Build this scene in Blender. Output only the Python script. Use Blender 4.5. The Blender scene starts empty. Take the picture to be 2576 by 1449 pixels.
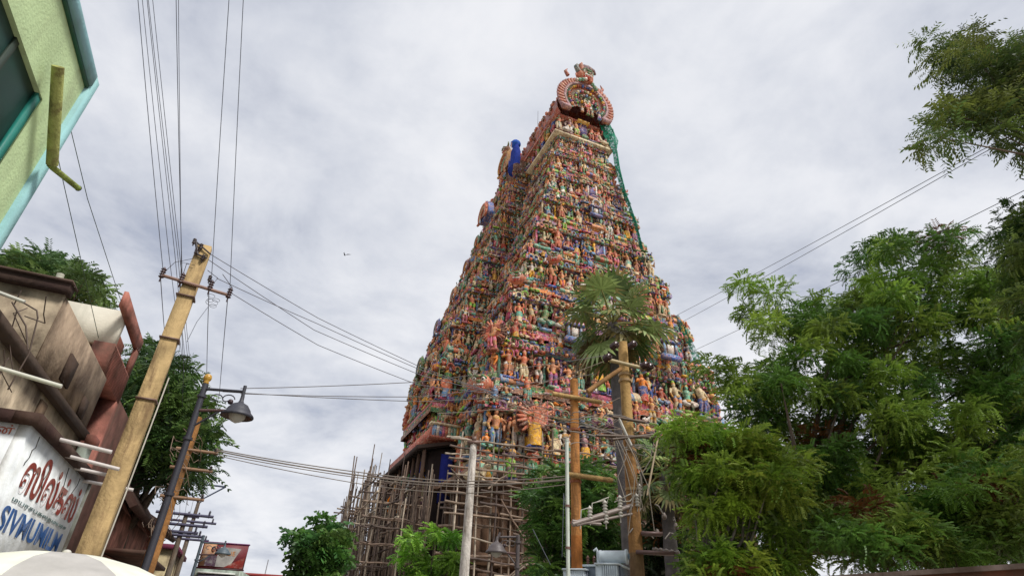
# Street view of a painted temple gateway tower, poles, cables, trees and old shop fronts
import bpy, math, random
import numpy as np
from mathutils import Vector, Matrix

random.seed(11)
rng = np.random.default_rng(11)
sc = bpy.context.scene
COL = sc.collection
R = math.radians

# ------------------------------------------------------------------ camera model
F, CX, CY, CAMZ = 1450.0, 1288.0, 724.5, 1.6          # photo measured at 2576 px wide
PITCH, ROLL = R(30.85), R(2.644)
FWD = np.array([0, math.cos(PITCH), math.sin(PITCH)])
UP0 = np.array([0, -math.sin(PITCH), math.cos(PITCH)])
RT0 = np.array([1.0, 0, 0])
RT = RT0*math.cos(ROLL) + UP0*math.sin(ROLL)
UP = UP0*math.cos(ROLL) - RT0*math.sin(ROLL)
CAM = np.array([0, 0, CAMZ])
TH = R(22)                                             # heading of the street and of the tower
E1 = np.array([math.cos(TH), math.sin(TH), 0]); E2 = np.array([-math.sin(TH), math.cos(TH), 0])

def ray(x, y):
    return FWD + RT*(x-CX)/F + UP*(CY-y)/F
def P(x, y, Y):                                        # the place seen at (x, y) that stands Y metres ahead
    d = ray(x, y); return CAM + d*(Y/d[1])
def PZ(x, y, z):
    d = ray(x, y); return CAM + d*((z-CAMZ)/d[2])
def PA(x, y, a):
    d = ray(x, y); return CAM + d*(a/(d@E1))
def PB(x, y, b):
    d = ray(x, y); return CAM + d*(b/(d@E2))
def ABZ(p):                                            # world -> street frame
    return np.array([p@E1, p@E2, p[2]])

def lin(r, g=None, b=None):
    if g is None: r, g, b = r
    f = lambda c: (c/255/12.92) if c/255 <= .04045 else ((c/255+.055)/1.055)**2.4
    return np.array([f(r), f(g), f(b)])

# ------------------------------------------------------------------ mesh builder
class MB:
    def __init__(s):
        s.V = []; s.n = 0; s.Q = []; s.QC = []; s.T = []; s.TC = []; s.N = []; s.NC = []
    def quads(s, V, F, C):
        V = np.asarray(V, float).reshape(-1, 3); Fa = np.asarray(F, np.int64).reshape(-1, 4)
        s.V.append(V); s.Q.append(Fa + s.n); s.n += len(V)
        C = np.asarray(C, float)
        s.QC.append(np.broadcast_to(C, (len(Fa), 3)) if C.ndim == 1 else C)
    def tris(s, V, F, C):
        V = np.asarray(V, float).reshape(-1, 3); Fa = np.asarray(F, np.int64).reshape(-1, 3)
        s.V.append(V); s.T.append(Fa + s.n); s.n += len(V)
        C = np.asarray(C, float)
        s.TC.append(np.broadcast_to(C, (len(Fa), 3)) if C.ndim == 1 else C)
    def ngon(s, V, C):
        V = np.asarray(V, float); s.V.append(V); s.N.append(np.arange(len(V)) + s.n); s.n += len(V); s.NC.append(np.asarray(C, float))
    def box(s, lo, hi, C, M=None, jit=0):
        x0, y0, z0 = lo; x1, y1, z1 = hi
        V = np.array([[x0,y0,z0],[x1,y0,z0],[x1,y1,z0],[x0,y1,z0],[x0,y0,z1],[x1,y0,z1],[x1,y1,z1],[x0,y1,z1]], float)
        if jit: V = V + rng.normal(0, jit, V.shape)
        if M is not None: V = V @ M[0].T + M[1]
        s.quads(V, [[0,3,2,1],[4,5,6,7],[0,1,5,4],[1,2,6,5],[2,3,7,6],[3,0,4,7]], C)
    def tube(s, pts, rads, C, n=6, cap=True):
        pts = np.asarray(pts, float); m = len(pts)
        rads = np.full(m, rads) if np.isscalar(rads) else np.asarray(rads, float)
        t = np.empty_like(pts); t[1:-1] = pts[2:]-pts[:-2]; t[0] = pts[1]-pts[0]; t[-1] = pts[-1]-pts[-2]
        t /= (np.linalg.norm(t, axis=1, keepdims=True)+1e-12)
        mt = np.abs(t.mean(0)); ref = np.zeros(3); ref[int(np.argmin(mt))] = 1
        u = np.cross(t, ref); u /= (np.linalg.norm(u, axis=1, keepdims=True)+1e-12); w = np.cross(t, u)
        a = np.arange(n)*2*math.pi/n
        ring = u[:, None]*np.cos(a)[None, :, None] + w[:, None]*np.sin(a)[None, :, None]
        V = (pts[:, None] + ring*rads[:, None, None]).reshape(-1, 3)
        i = np.arange(m-1)[:, None]*n; j = np.arange(n)[None]; k = (j+1) % n
        Fq = np.stack([i+j, i+k, i+n+k, i+n+j], -1).reshape(-1, 4)
        C = np.asarray(C, float)
        if C.ndim == 2: C = np.repeat(C, n, 0)
        s.quads(V, Fq, C)
        if cap:
            c0 = C if C.ndim == 1 else C[0]; c1 = C if C.ndim == 1 else C[-1]
            if rads[0] > 1e-3: s.ngon(V[:n][::-1], c0)
            if rads[-1] > 1e-3: s.ngon(V[-n:], c1)
    def ell(s, c, r, C, n=7, m=5, M=None):
        c = np.asarray(c, float); r = np.broadcast_to(np.asarray(r, float), (3,))
        ph = np.linspace(-math.pi/2*.98, math.pi/2*.98, m); a = np.arange(n)*2*math.pi/n
        V = np.stack([np.cos(ph)[:, None]*np.cos(a), np.cos(ph)[:, None]*np.sin(a), np.repeat(np.sin(ph)[:, None], n, 1)], -1)*r
        V = V.reshape(-1, 3)
        if M is not None: V = V @ np.asarray(M).T
        V = V + c
        i = np.arange(m-1)[:, None]*n; j = np.arange(n)[None]; k = (j+1) % n
        s.quads(V, np.stack([i+j, i+k, i+n+k, i+n+j], -1).reshape(-1, 4), C)
    def lathe(s, c, prof, C, n=12, axis=None):
        c = np.asarray(c, float); prof = np.asarray(prof, float); m = len(prof); a = np.arange(n)*2*math.pi/n
        V = np.stack([prof[:, :1]*np.cos(a), prof[:, :1]*np.sin(a), np.repeat(prof[:, 1:2], n, 1)], -1).reshape(-1, 3)
        if axis is not None: V = V @ np.asarray(axis).T
        V = V + c
        i = np.arange(m-1)[:, None]*n; j = np.arange(n)[None]; k = (j+1) % n
        C = np.asarray(C, float)
        if C.ndim == 2: C = np.repeat(C, n, 0)
        s.quads(V, np.stack([i+j, i+k, i+n+k, i+n+j], -1).reshape(-1, 4), C)
    def prism(s, outline, n, C, C2=None):              # outline (m,3) swept by vector n
        o = np.asarray(outline, float); n = np.asarray(n, float); m = len(o)
        s.ngon(o[::-1], C); s.ngon(o+n, C)
        V = np.concatenate([o, o+n]); j = np.arange(m); k = (j+1) % m
        s.quads(V, np.stack([j, k, k+m, j+m], -1), C if C2 is None else C2)
    def mesh(s, name, smooth=False):
        me = bpy.data.meshes.new(name)
        V = np.concatenate(s.V) if s.V else np.zeros((0, 3))
        loops, starts, cols, pos = [], [], [], 0
        for A, Cc, k in ((s.Q, s.QC, 4), (s.T, s.TC, 3)):
            if A:
                f = np.concatenate(A); c = np.concatenate(Cc)
                loops.append(f.ravel()); starts.append(pos + np.arange(len(f))*k); cols.append(np.repeat(c, k, 0)); pos += f.size
        for f, c in zip(s.N, s.NC):
            loops.append(f); starts.append(np.array([pos])); cols.append(np.repeat(c[None], len(f), 0)); pos += len(f)
        loops = np.concatenate(loops); starts = np.concatenate(starts); cols = np.concatenate(cols)
        me.vertices.add(len(V)); me.vertices.foreach_set('co', V.astype(np.float32).ravel())
        me.loops.add(len(loops)); me.loops.foreach_set('vertex_index', loops.astype(np.int32))
        me.polygons.add(len(starts)); me.polygons.foreach_set('loop_start', starts.astype(np.int32))
        me.update(calc_edges=True)
        if smooth: me.polygons.foreach_set('use_smooth', np.ones(len(starts), bool))
        ca = me.color_attributes.new('Col', 'FLOAT_COLOR', 'CORNER')
        ca.data.foreach_set('color', np.concatenate([np.clip(cols, 0, 1), np.ones((len(cols), 1))], 1).astype(np.float32).ravel())
        me.validate()
        return me
    def build(s, name, mat, parent=None, smooth=False, origin=None):
        if origin is not None: s.V = [v - np.asarray(origin) for v in s.V]
        o = bpy.data.objects.new(name, s.mesh(name, smooth)); o.data.materials.append(mat); COL.objects.link(o)
        if parent is not None: o.parent = parent
        return o

def tag(o, label, cat, group=None, kind=None):
    if label: o['label'] = label
    if cat: o['category'] = cat
    if group: o['group'] = group
    if kind: o['kind'] = kind
    return o
def thing(name, label, cat, loc=(0, 0, 0), rot=0, group=None):
    o = bpy.data.objects.new(name, None); o.empty_display_size = .2; COL.objects.link(o)
    o.location = tuple(float(v) for v in loc); o.rotation_euler = (0, 0, rot)
    return tag(o, label, cat, group)
def solo(mb, name, mat, label, cat, group=None, smooth=False, origin=(0, 0, 0), world=False):
    o = mb.build(name, mat, None, smooth, origin if world else None); o.location = tuple(float(v) for v in origin)
    return tag(o, label, cat, group)

# ------------------------------------------------------------------ materials
def mat_attr(name, rough=.75, lo=.6, hi=1.1, scale=3.0, detail=6, bump=.0, bscale=20, spec=.3, stain=None, transl=0, metal=0):
    m = bpy.data.materials.new(name); m.use_nodes = True; nt = m.node_tree; N = nt.nodes; L = nt.links
    bs = N['Principled BSDF']; bs.inputs['Roughness'].default_value = rough; bs.inputs['Metallic'].default_value = metal
    bs.inputs['Specular IOR Level'].default_value = spec
    at = N.new('ShaderNodeAttribute'); at.attribute_name = 'Col'
    tc = N.new('ShaderNodeTexCoord')
    nz = N.new('ShaderNodeTexNoise'); nz.inputs['Scale'].default_value = scale; nz.inputs['Detail'].default_value = detail
    L.new(tc.outputs['Object'], nz.inputs['Vector'])
    mr = N.new('ShaderNodeMapRange'); mr.inputs['From Min'].default_value = .3; mr.inputs['From Max'].default_value = .7
    mr.inputs['To Min'].default_value = lo; mr.inputs['To Max'].default_value = hi
    L.new(nz.outputs['Fac'], mr.inputs['Value'])
    mul = N.new('ShaderNodeVectorMath'); mul.operation = 'SCALE'
    L.new(at.outputs['Color'], mul.inputs[0]); L.new(mr.outputs['Result'], mul.inputs['Scale'])
    out = mul.outputs[0]
    if stain:                                          # (colour, scale vector, amount)
        mp = N.new('ShaderNodeMapping'); mp.inputs['Scale'].default_value = stain[1]
        L.new(tc.outputs['Object'], mp.inputs['Vector'])
        n2 = N.new('ShaderNodeTexNoise'); n2.inputs['Scale'].default_value = 1; n2.inputs['Detail'].default_value = 8; n2.inputs['Roughness'].default_value = .65
        L.new(mp.outputs['Vector'], n2.inputs['Vector'])
        m2 = N.new('ShaderNodeMapRange'); m2.inputs['From Min'].default_value = stain[3] if len(stain) > 3 else .48; m2.inputs['From Max'].default_value = .66
        m2.inputs['To Max'].default_value = stain[2]
        L.new(n2.outputs['Fac'], m2.inputs['Value'])
        mx = N.new('ShaderNodeMix'); mx.data_type = 'RGBA'
        L.new(m2.outputs['Result'], mx.inputs['Factor']); L.new(out, mx.inputs[6]); mx.inputs[7].default_value = (*stain[0], 1)
        out = mx.outputs[2]
    L.new(out, bs.inputs['Base Color'])
    if bump:
        nb = N.new('ShaderNodeTexNoise'); nb.inputs['Scale'].default_value = bscale; nb.inputs['Detail'].default_value = 5
        L.new(tc.outputs['Object'], nb.inputs['Vector'])
        bp = N.new('ShaderNodeBump'); bp.inputs['Strength'].default_value = bump; bp.inputs['Distance'].default_value = .03
        L.new(nb.outputs['Fac'], bp.inputs['Height']); L.new(bp.outputs['Normal'], bs.inputs['Normal'])
    if transl:
        tr = N.new('ShaderNodeBsdfTranslucent'); L.new(out, tr.inputs['Color'])
        mx = N.new('ShaderNodeMixShader'); mx.inputs[0].default_value = transl
        L.new(bs.outputs[0], mx.inputs[1]); L.new(tr.outputs[0], mx.inputs[2])
        L.new(mx.outputs[0], N['Material Output'].inputs['Surface'])
    return m

M = {}
M['stucco'] = mat_attr('painted_stucco', .6, .6, 1.22, 1.6, 8, .35, 30, .35, (lin(60,46,42), (4, 4, .8), .5, .5))
def scrollwork(m):                                     # painted outlines and weathering over the stucco colours
    nt = m.node_tree; N = nt.nodes; L = nt.links; bs = N['Principled BSDF']
    src = bs.inputs['Base Color'].links[0].from_socket
    tc = [n for n in N if n.type == 'TEX_COORD'][0]
    for sc_, col, half, amt in ((2.6, lin(224,200,170), .02, .55), (3.7, lin(46,30,30), .026, .6), (1.9, lin(160,100,76), .05, .35), (5.5, lin(196,156,122), .04, .35)):
        n = N.new('ShaderNodeTexNoise'); n.inputs['Scale'].default_value = sc_; n.inputs['Detail'].default_value = 1.5
        L.new(tc.outputs['Object'], n.inputs['Vector'])
        a = N.new('ShaderNodeMath'); a.operation = 'SUBTRACT'; a.inputs[1].default_value = .5; L.new(n.outputs['Fac'], a.inputs[0])
        b = N.new('ShaderNodeMath'); b.operation = 'ABSOLUTE'; L.new(a.outputs[0], b.inputs[0])
        c = N.new('ShaderNodeMapRange'); c.inputs['From Min'].default_value = half; c.inputs['From Max'].default_value = half*.5
        c.inputs['To Min'].default_value = 0; c.inputs['To Max'].default_value = amt; L.new(b.outputs[0], c.inputs['Value'])
        x = N.new('ShaderNodeMix'); x.data_type = 'RGBA'; L.new(c.outputs[0], x.inputs['Factor']); L.new(src, x.inputs[6]); x.inputs[7].default_value = (*col, 1)
        src = x.outputs[2]
    L.new(src, bs.inputs['Base Color'])
scrollwork(M['stucco'])
M['granite'] = mat_attr('carved_granite', .9, .5, 1.15, 1.2, 8, .6, 9)
M['leaf'] = mat_attr('leaf', .45, .7, 1.25, 1.2, 3, 0, 1, .4, None, .28)
M['frond'] = mat_attr('palm_frond', .4, .75, 1.2, 2.0, 3, 0, 1, .5, None, .2)
M['bark'] = mat_attr('bark', .9, .55, 1.2, 6, 8, .8, 14)
M['palmbark'] = mat_attr('palm_bark', .95, .6, 1.15, 5, 8, .7, 18)
M['conc'] = mat_attr('weathered_concrete', .9, .6, 1.2, 3.2, 9, .6, 22, .2, (lin(96, 74, 54), (7, 7, 1.3), .7))
M['wallold'] = mat_attr('stained_plaster', .92, .5, 1.2, 2.3, 10, .45, 13, .2, (lin(80, 64, 54), (1.7, 1.7, 1.1), .85, .42))
M['wall'] = mat_attr('plaster', .85, .8, 1.08, 1.5, 7, .25, 30, .2, (lin(110, 104, 84), (2, 2, .5), .3))
M['paint'] = mat_attr('sign_paint', .7, .7, 1.12, 3.5, 8, .2, 30, .3, (lin(196, 196, 184), (5, 5, 4), .35))
M['metal'] = mat_attr('painted_metal', .5, .78, 1.1, 4, 6, .1, 30, .5)
M['bamboo'] = mat_attr('bamboo', .7, .6, 1.2, 5, 6, .2, 30, .3)
M['wire'] = mat_attr('wire', .6, .9, 1.1, 2, 2)
M['net'] = mat_attr('net', .8, .6, 1.2, 3, 5, 0, 8, .2)
nt = M['net'].node_tree; N = nt.nodes; L = nt.links; o_ = N['Material Output'].inputs['Surface']; sh_ = o_.links[0].from_socket
tr_ = N.new('ShaderNodeBsdfTransparent'); mx_ = N.new('ShaderNodeMixShader'); n_ = N.new('ShaderNodeTexNoise'); n_.inputs['Scale'].default_value = 5; n_.inputs['Detail'].default_value = 5
tc_ = N.new('ShaderNodeTexCoord'); L.new(tc_.outputs['Object'], n_.inputs['Vector'])
r_ = N.new('ShaderNodeMapRange'); r_.inputs['From Min'].default_value = .4; r_.inputs['From Max'].default_value = .62; r_.inputs['To Min'].default_value = .05; r_.inputs['To Max'].default_value = .75
L.new(n_.outputs['Fac'], r_.inputs['Value']); L.new(r_.outputs[0], mx_.inputs[0]); L.new(sh_, mx_.inputs[1]); L.new(tr_.outputs[0], mx_.inputs[2]); L.new(mx_.outputs[0], o_)
M['cloth'] = mat_attr('fabric', .8, .8, 1.1, 4, 5, .3, 8, .2)
M['ground'] = mat_attr('asphalt', .95, .7, 1.2, .8, 8, .5, 40)
M['porc'] = mat_attr('porcelain', .25, .85, 1.05, 3, 3, 0, 1, .6)

# ------------------------------------------------------------------ camera, world, sun
cd = bpy.data.cameras.new('camera'); cam = bpy.data.objects.new('camera', cd); COL.objects.link(cam)
cd.sensor_fit = 'HORIZONTAL'; cd.sensor_width = 36; cd.lens = F/2576*36; cd.clip_end = 5000; cd.clip_start = .05
cam.matrix_world = Matrix(((RT[0], UP[0], -FWD[0], 0), (RT[1], UP[1], -FWD[1], 0), (RT[2], UP[2], -FWD[2], CAMZ), (0, 0, 0, 1)))
sc.camera = cam

SUN_EL, SUN_AZ = R(52), R(128)                         # azimuth measured from +Y towards +X
w = bpy.data.worlds.new('World'); sc.world = w; w.use_nodes = True
nt = w.node_tree; N = nt.nodes; L = nt.links
bg = N['Background']; bg.inputs['Strength'].default_value = .1
sky = N.new('ShaderNodeTexSky'); sky.sky_type = 'NISHITA'; sky.sun_disc = False
sky.sun_elevation = SUN_EL; sky.sun_rotation = SUN_AZ
tc = N.new('ShaderNodeTexCoord'); sx = N.new('ShaderNodeSeparateXYZ'); L.new(tc.outputs['Generated'], sx.inputs[0])
ad = N.new('ShaderNodeMath'); ad.operation = 'ADD'; ad.inputs[1].default_value = .22; L.new(sx.outputs['Z'], ad.inputs[0])
mxm = N.new('ShaderNodeMath'); mxm.operation = 'MAXIMUM'; mxm.inputs[1].default_value = .06; L.new(ad.outputs[0], mxm.inputs[0])
dx = N.new('ShaderNodeMath'); dx.operation = 'DIVIDE'; L.new(sx.outputs['X'], dx.inputs[0]); L.new(mxm.outputs[0], dx.inputs[1])
dy = N.new('ShaderNodeMath'); dy.operation = 'DIVIDE'; L.new(sx.outputs['Y'], dy.inputs[0]); L.new(mxm.outputs[0], dy.inputs[1])
cb = N.new('ShaderNodeCombineXYZ'); L.new(dx.outputs[0], cb.inputs[0]); L.new(dy.outputs[0], cb.inputs[1])
def cloudnoise(scale, detail, rough, dist, loc, rot=0, stretch=(1, 1, 1)):
    mp = N.new('ShaderNodeMapping'); mp.inputs['Location'].default_value = loc; mp.inputs['Rotation'].default_value = (0, 0, rot); mp.inputs['Scale'].default_value = stretch
    L.new(cb.outputs[0], mp.inputs['Vector'])
    n = N.new('ShaderNodeTexNoise'); n.inputs['Scale'].default_value = scale; n.inputs['Detail'].default_value = detail
    n.inputs['Roughness'].default_value = rough; n.inputs['Distortion'].default_value = dist
    L.new(mp.outputs[0], n.inputs['Vector']); return n.outputs['Fac']
c1 = cloudnoise(.95, 7, .55, .5, (2.3, 1.1, 0), .5, (1, 1.15, 1))
c2 = cloudnoise(2.9, 8, .58, .25, (5.1, 3.7, 2), -.4)
mix12 = N.new('ShaderNodeMath'); mix12.operation = 'MULTIPLY_ADD'; mix12.inputs[1].default_value = .44; L.new(c2, mix12.inputs[0])
m7 = N.new('ShaderNodeMath'); m7.operation = 'MULTIPLY'; m7.inputs[1].default_value = .56; L.new(c1, m7.inputs[0]); L.new(m7.outputs[0], mix12.inputs[2])
rp = N.new('ShaderNodeValToRGB'); L.new(mix12.outputs[0], rp.inputs[0])
e = rp.color_ramp.elements; DIM = 2**-.4; e[0].position = .37; e[0].color = (*(lin(180, 186, 202)*DIM), 1); e[1].position = .64; e[1].color = (*(lin(250, 250, 253)*DIM), 1)
k = e.new(.46); k.color = (*(lin(213, 217, 227)*DIM), 1); k = e.new(.54); k.color = (*(lin(234, 236, 242)*DIM), 1)
x10 = N.new('ShaderNodeVectorMath'); x10.operation = 'SCALE'; x10.inputs['Scale'].default_value = 10.0; L.new(rp.outputs[0], x10.inputs[0])
mw = N.new('ShaderNodeMix'); mw.data_type = 'RGBA'
gap = N.new('ShaderNodeMapRange'); gap.inputs['From Min'].default_value = .30; gap.inputs['From Max'].default_value = .42
gap.inputs['To Min'].default_value = .72; gap.inputs['To Max'].default_value = .97
L.new(mix12.outputs[0], gap.inputs['Value']); L.new(gap.outputs[0], mw.inputs['Factor'])
L.new(sky.outputs[0], mw.inputs[6]); L.new(x10.outputs[0], mw.inputs[7]); L.new(mw.outputs[2], bg.inputs['Color'])

sl = bpy.data.lights.new('sun', 'SUN'); sl.energy = 2.7; sl.angle = R(12); sl.color = (1, .965, .92)
so = bpy.data.objects.new('sun', sl); COL.objects.link(so)
sd = Vector((math.sin(SUN_AZ)*math.cos(SUN_EL), math.cos(SUN_AZ)*math.cos(SUN_EL), math.sin(SUN_EL)))
so.rotation_euler = sd.to_track_quat('Z', 'Y').to_euler(); so.location = (20, -20, 60)
vs = sc.view_settings; vs.view_transform = 'Standard'; vs.look = 'None'; vs.exposure = .4; vs.gamma = 1; vs.use_curve_mapping = False
sc.render.film_transparent = False
sc.cycles.max_bounces = 6; sc.cycles.diffuse_bounces = 3; sc.cycles.transparent_max_bounces = 4

# ------------------------------------------------------------------ ground
g = MB(); g.quads([[-900,-900,0],[900,-900,0],[900,900,0],[-900,900,0]], [[0,1,2,3]], lin(176,164,146))
o = g.build('ground', M['ground']); o['kind'] = 'structure'
g = MB(); c = E1*1.5
for (a0, a1, z, cc) in ((-1.8, 6.2, .004, lin(128,124,118)),):
    g.quads([E1*a0+E2*-30+[0,0,z], E1*a1+E2*-30+[0,0,z], E1*a1+E2*160+[0,0,z], E1*a0+E2*160+[0,0,z]], [[0,1,2,3]], cc)
o = g.build('road', M['ground']); o['kind'] = 'structure'
g = MB(); g.box((-3, -30, 0), (-1.8, 160, .13), lin(186,178,164), (np.stack([E1, E2, [0,0,1]], 1), np.zeros(3)))
o = g.build('pavement', M['ground']); o['kind'] = 'structure'
# ------------------------------------------------------------------ the temple gateway tower
C = {k: lin(v) for k, v in dict(skin=(205,140,100), salmon=(205,112,82), brick=(168,70,52), orange=(220,130,48), yellow=(228,172,56),
     lime=(120,186,62), green=(58,122,72), teal=(84,160,142), sky=(104,152,192), blue=(48,88,156), ultra=(38,46,128), violet=(132,92,152),
     pink=(212,108,140), magenta=(172,48,88), white=(226,222,212), cream=(216,200,162), grey=(120,120,126), brown=(112,70,50),
     maroon=(84,40,36), dark=(38,30,36), gold=(206,150,56), red=(196,52,44), mauve=(150,112,124), sea=(110,176,150)).items()}
SKINS = ['skin']*5 + ['salmon']*3 + ['brick'] + ['orange', 'cream', 'skin', 'green', 'grey', 'white', 'blue', 'teal', 'sea', 'cream', 'mauve']
CLOTH = ['sky','teal','cream','pink','orange','yellow','yellow','white','white','red','pink','lime','blue','violet','green','salmon','magenta','teal','skin','cream','brick']
BANDS = ['salmon','brick','teal','sea','violet','yellow','sky','pink','cream','brick','green','mauve','teal','skin','sea','sky','brown','skin','blue','green','pink','lime','orange','blue','cream']
BACKS = ['maroon','dark','dark','brown','ultra','green','maroon','brown']
def pick(L):
    c = C[L[rng.integers(len(L))]]*rng.uniform(.8, 1.25); g_ = c.mean(); return np.clip((c*1.12 - g_*.12)*.88, .004, .9)

# silhouette of the tower in street-frame metres (a across, b along the street, z up)
PZs = [0, 10.5, 17, 20.7, 24, 28, 31.5, 35, 39.5, 42.6]
PLf = [10.6, 10.9, 11.9, 12.8, 13.7, 14.8, 15.5, 16.2, 17.1, 17.35]
PRt = [33.0, 33.0, 31.2, 29.8, 28.3, 26.7, 25.6, 24.6, 23.2, 22.9]
PNr = [31.8, 32.0, 32.2, 32.4, 32.5, 32.7, 32.9, 33.1, 33.4, 33.6]
CB2 = 43.0
prof = lambda z: (np.interp(z, PZs, PLf), np.interp(z, PZs, PRt), np.interp(z, PZs, PNr))
TA0, TB0 = 21.0, 43.0
tower = thing('temple_gateway_tower', 'towering stepped temple gateway crowded with painted statues, rising behind the palm', 'temple tower',
              E1*TA0 + E2*TB0, TH)
T0 = np.array([TA0, TB0, 0])

def outline(z, inset, off, bay=0.0, side=None):
    """closed plan: front, right, back, left face, each with corner, middle and central bays."""
    l, r, n = prof(z); l += inset; r -= inset; n += inset; f = 2*CB2 - n
    s = max(.5, (r-l)/20)
    fr = [(0, .16, 0), (.16, .20, -.55*s), (.20, .355, .1*s), (.355, .39, -.5*s), (.39, .61, .55*s), (.61, .645, -.5*s), (.645, .80, .1*s), (.80, .84, -.55*s), (.84, 1, 0)]
    cw = .235 if z < 16 else .19 if z < 20 else .165
    sd = [(0, .12, 0), (.12, .15, -.5*s), (.15, .26, .1*s), (.26, .5-cw, -.4*s), (.5-cw, .5+cw, bay), (.5+cw, .74, -.4*s), (.74, .85, .1*s), (.85, .88, -.5*s), (.88, 1, 0)]
    def face(o, t, nrm, ln, st):
        pts, segs = [], []
        for i, (t0, t1, p) in enumerate(st):
            a = t0*ln; b = t1*ln
            a += -off if i == 0 or st[i-1][2] < p else off
            b += off if i == len(st)-1 or st[i+1][2] < p else -off
            p0 = o + t*a + nrm*(p+off); p1 = o + t*b + nrm*(p+off)
            if i == 0: p0 = o + t*a + nrm*(p+off)
            pts += [p0, p1]; segs.append((p0, p1, nrm, i))
            if i+1 < len(st) and abs(st[i+1][2]-p) > 1.0:
                q = o + t*b + nrm*(st[i+1][2]+off)
                segs.append((p1, q, t if st[i+1][2] < p else -t, 20+i))
        return pts, segs
    A = np.array
    pf, sf = face(A([l, n]), A([1., 0]), A([0, -1.]), r-l, fr)
    pr_, _ = face(A([r, n]), A([0., 1]), A([1., 0]), f-n, sd)
    pb, _ = face(A([r, f]), A([-1., 0]), A([0, 1.]), r-l, fr)
    pl, sl_ = face(A([l, f]), A([0., -1]), A([-1., 0]), f-n, sd)
    return np.array(pf+pr_+pb+pl), sf, sl_

def variegate(m, c, k):                                 # neighbouring bays painted differently
    out = np.repeat(np.asarray(c)[None], m, 0)
    for j in range(m):
        if rng.random() < k: out[j] = pick(BANDS)*rng.uniform(.8, 1.1)
    return out
def loft(mb, rings, cols, var=0):                       # rings: list of (pts2d, z)
    m = len(rings[0][0]); V = []
    for p, z in rings: V.append(np.concatenate([p, np.full((m, 1), z)], 1))
    V = np.concatenate(V) - T0
    j = np.arange(m); k = (j+1) % m
    for i, c in enumerate(cols):
        Fq = np.stack([i*m+j, i*m+k, (i+1)*m+k, (i+1)*m+j], -1)
        mb.quads(V, Fq, variegate(m, c, var) if var else c)
def slab(mb, p, z, c, up=True):
    V = np.concatenate([p, np.full((len(p), 1), z)], 1) - T0
    mb.ngon(V if up else V[::-1], c)

class Loc:                                              # local frame: x along the wall, y outward, z up
    def __init__(s, o, nrm):
        s.o = np.asarray(o, float); s.y = np.array([nrm[0], nrm[1], 0.]); s.x = np.cross(s.y, [0, 0, 1.]); s.z = np.array([0, 0, 1.])
        s.M = np.stack([s.x, s.y, s.z], 1)
    def __call__(s, p): return np.asarray(p, float) @ s.M.T + s.o

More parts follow.
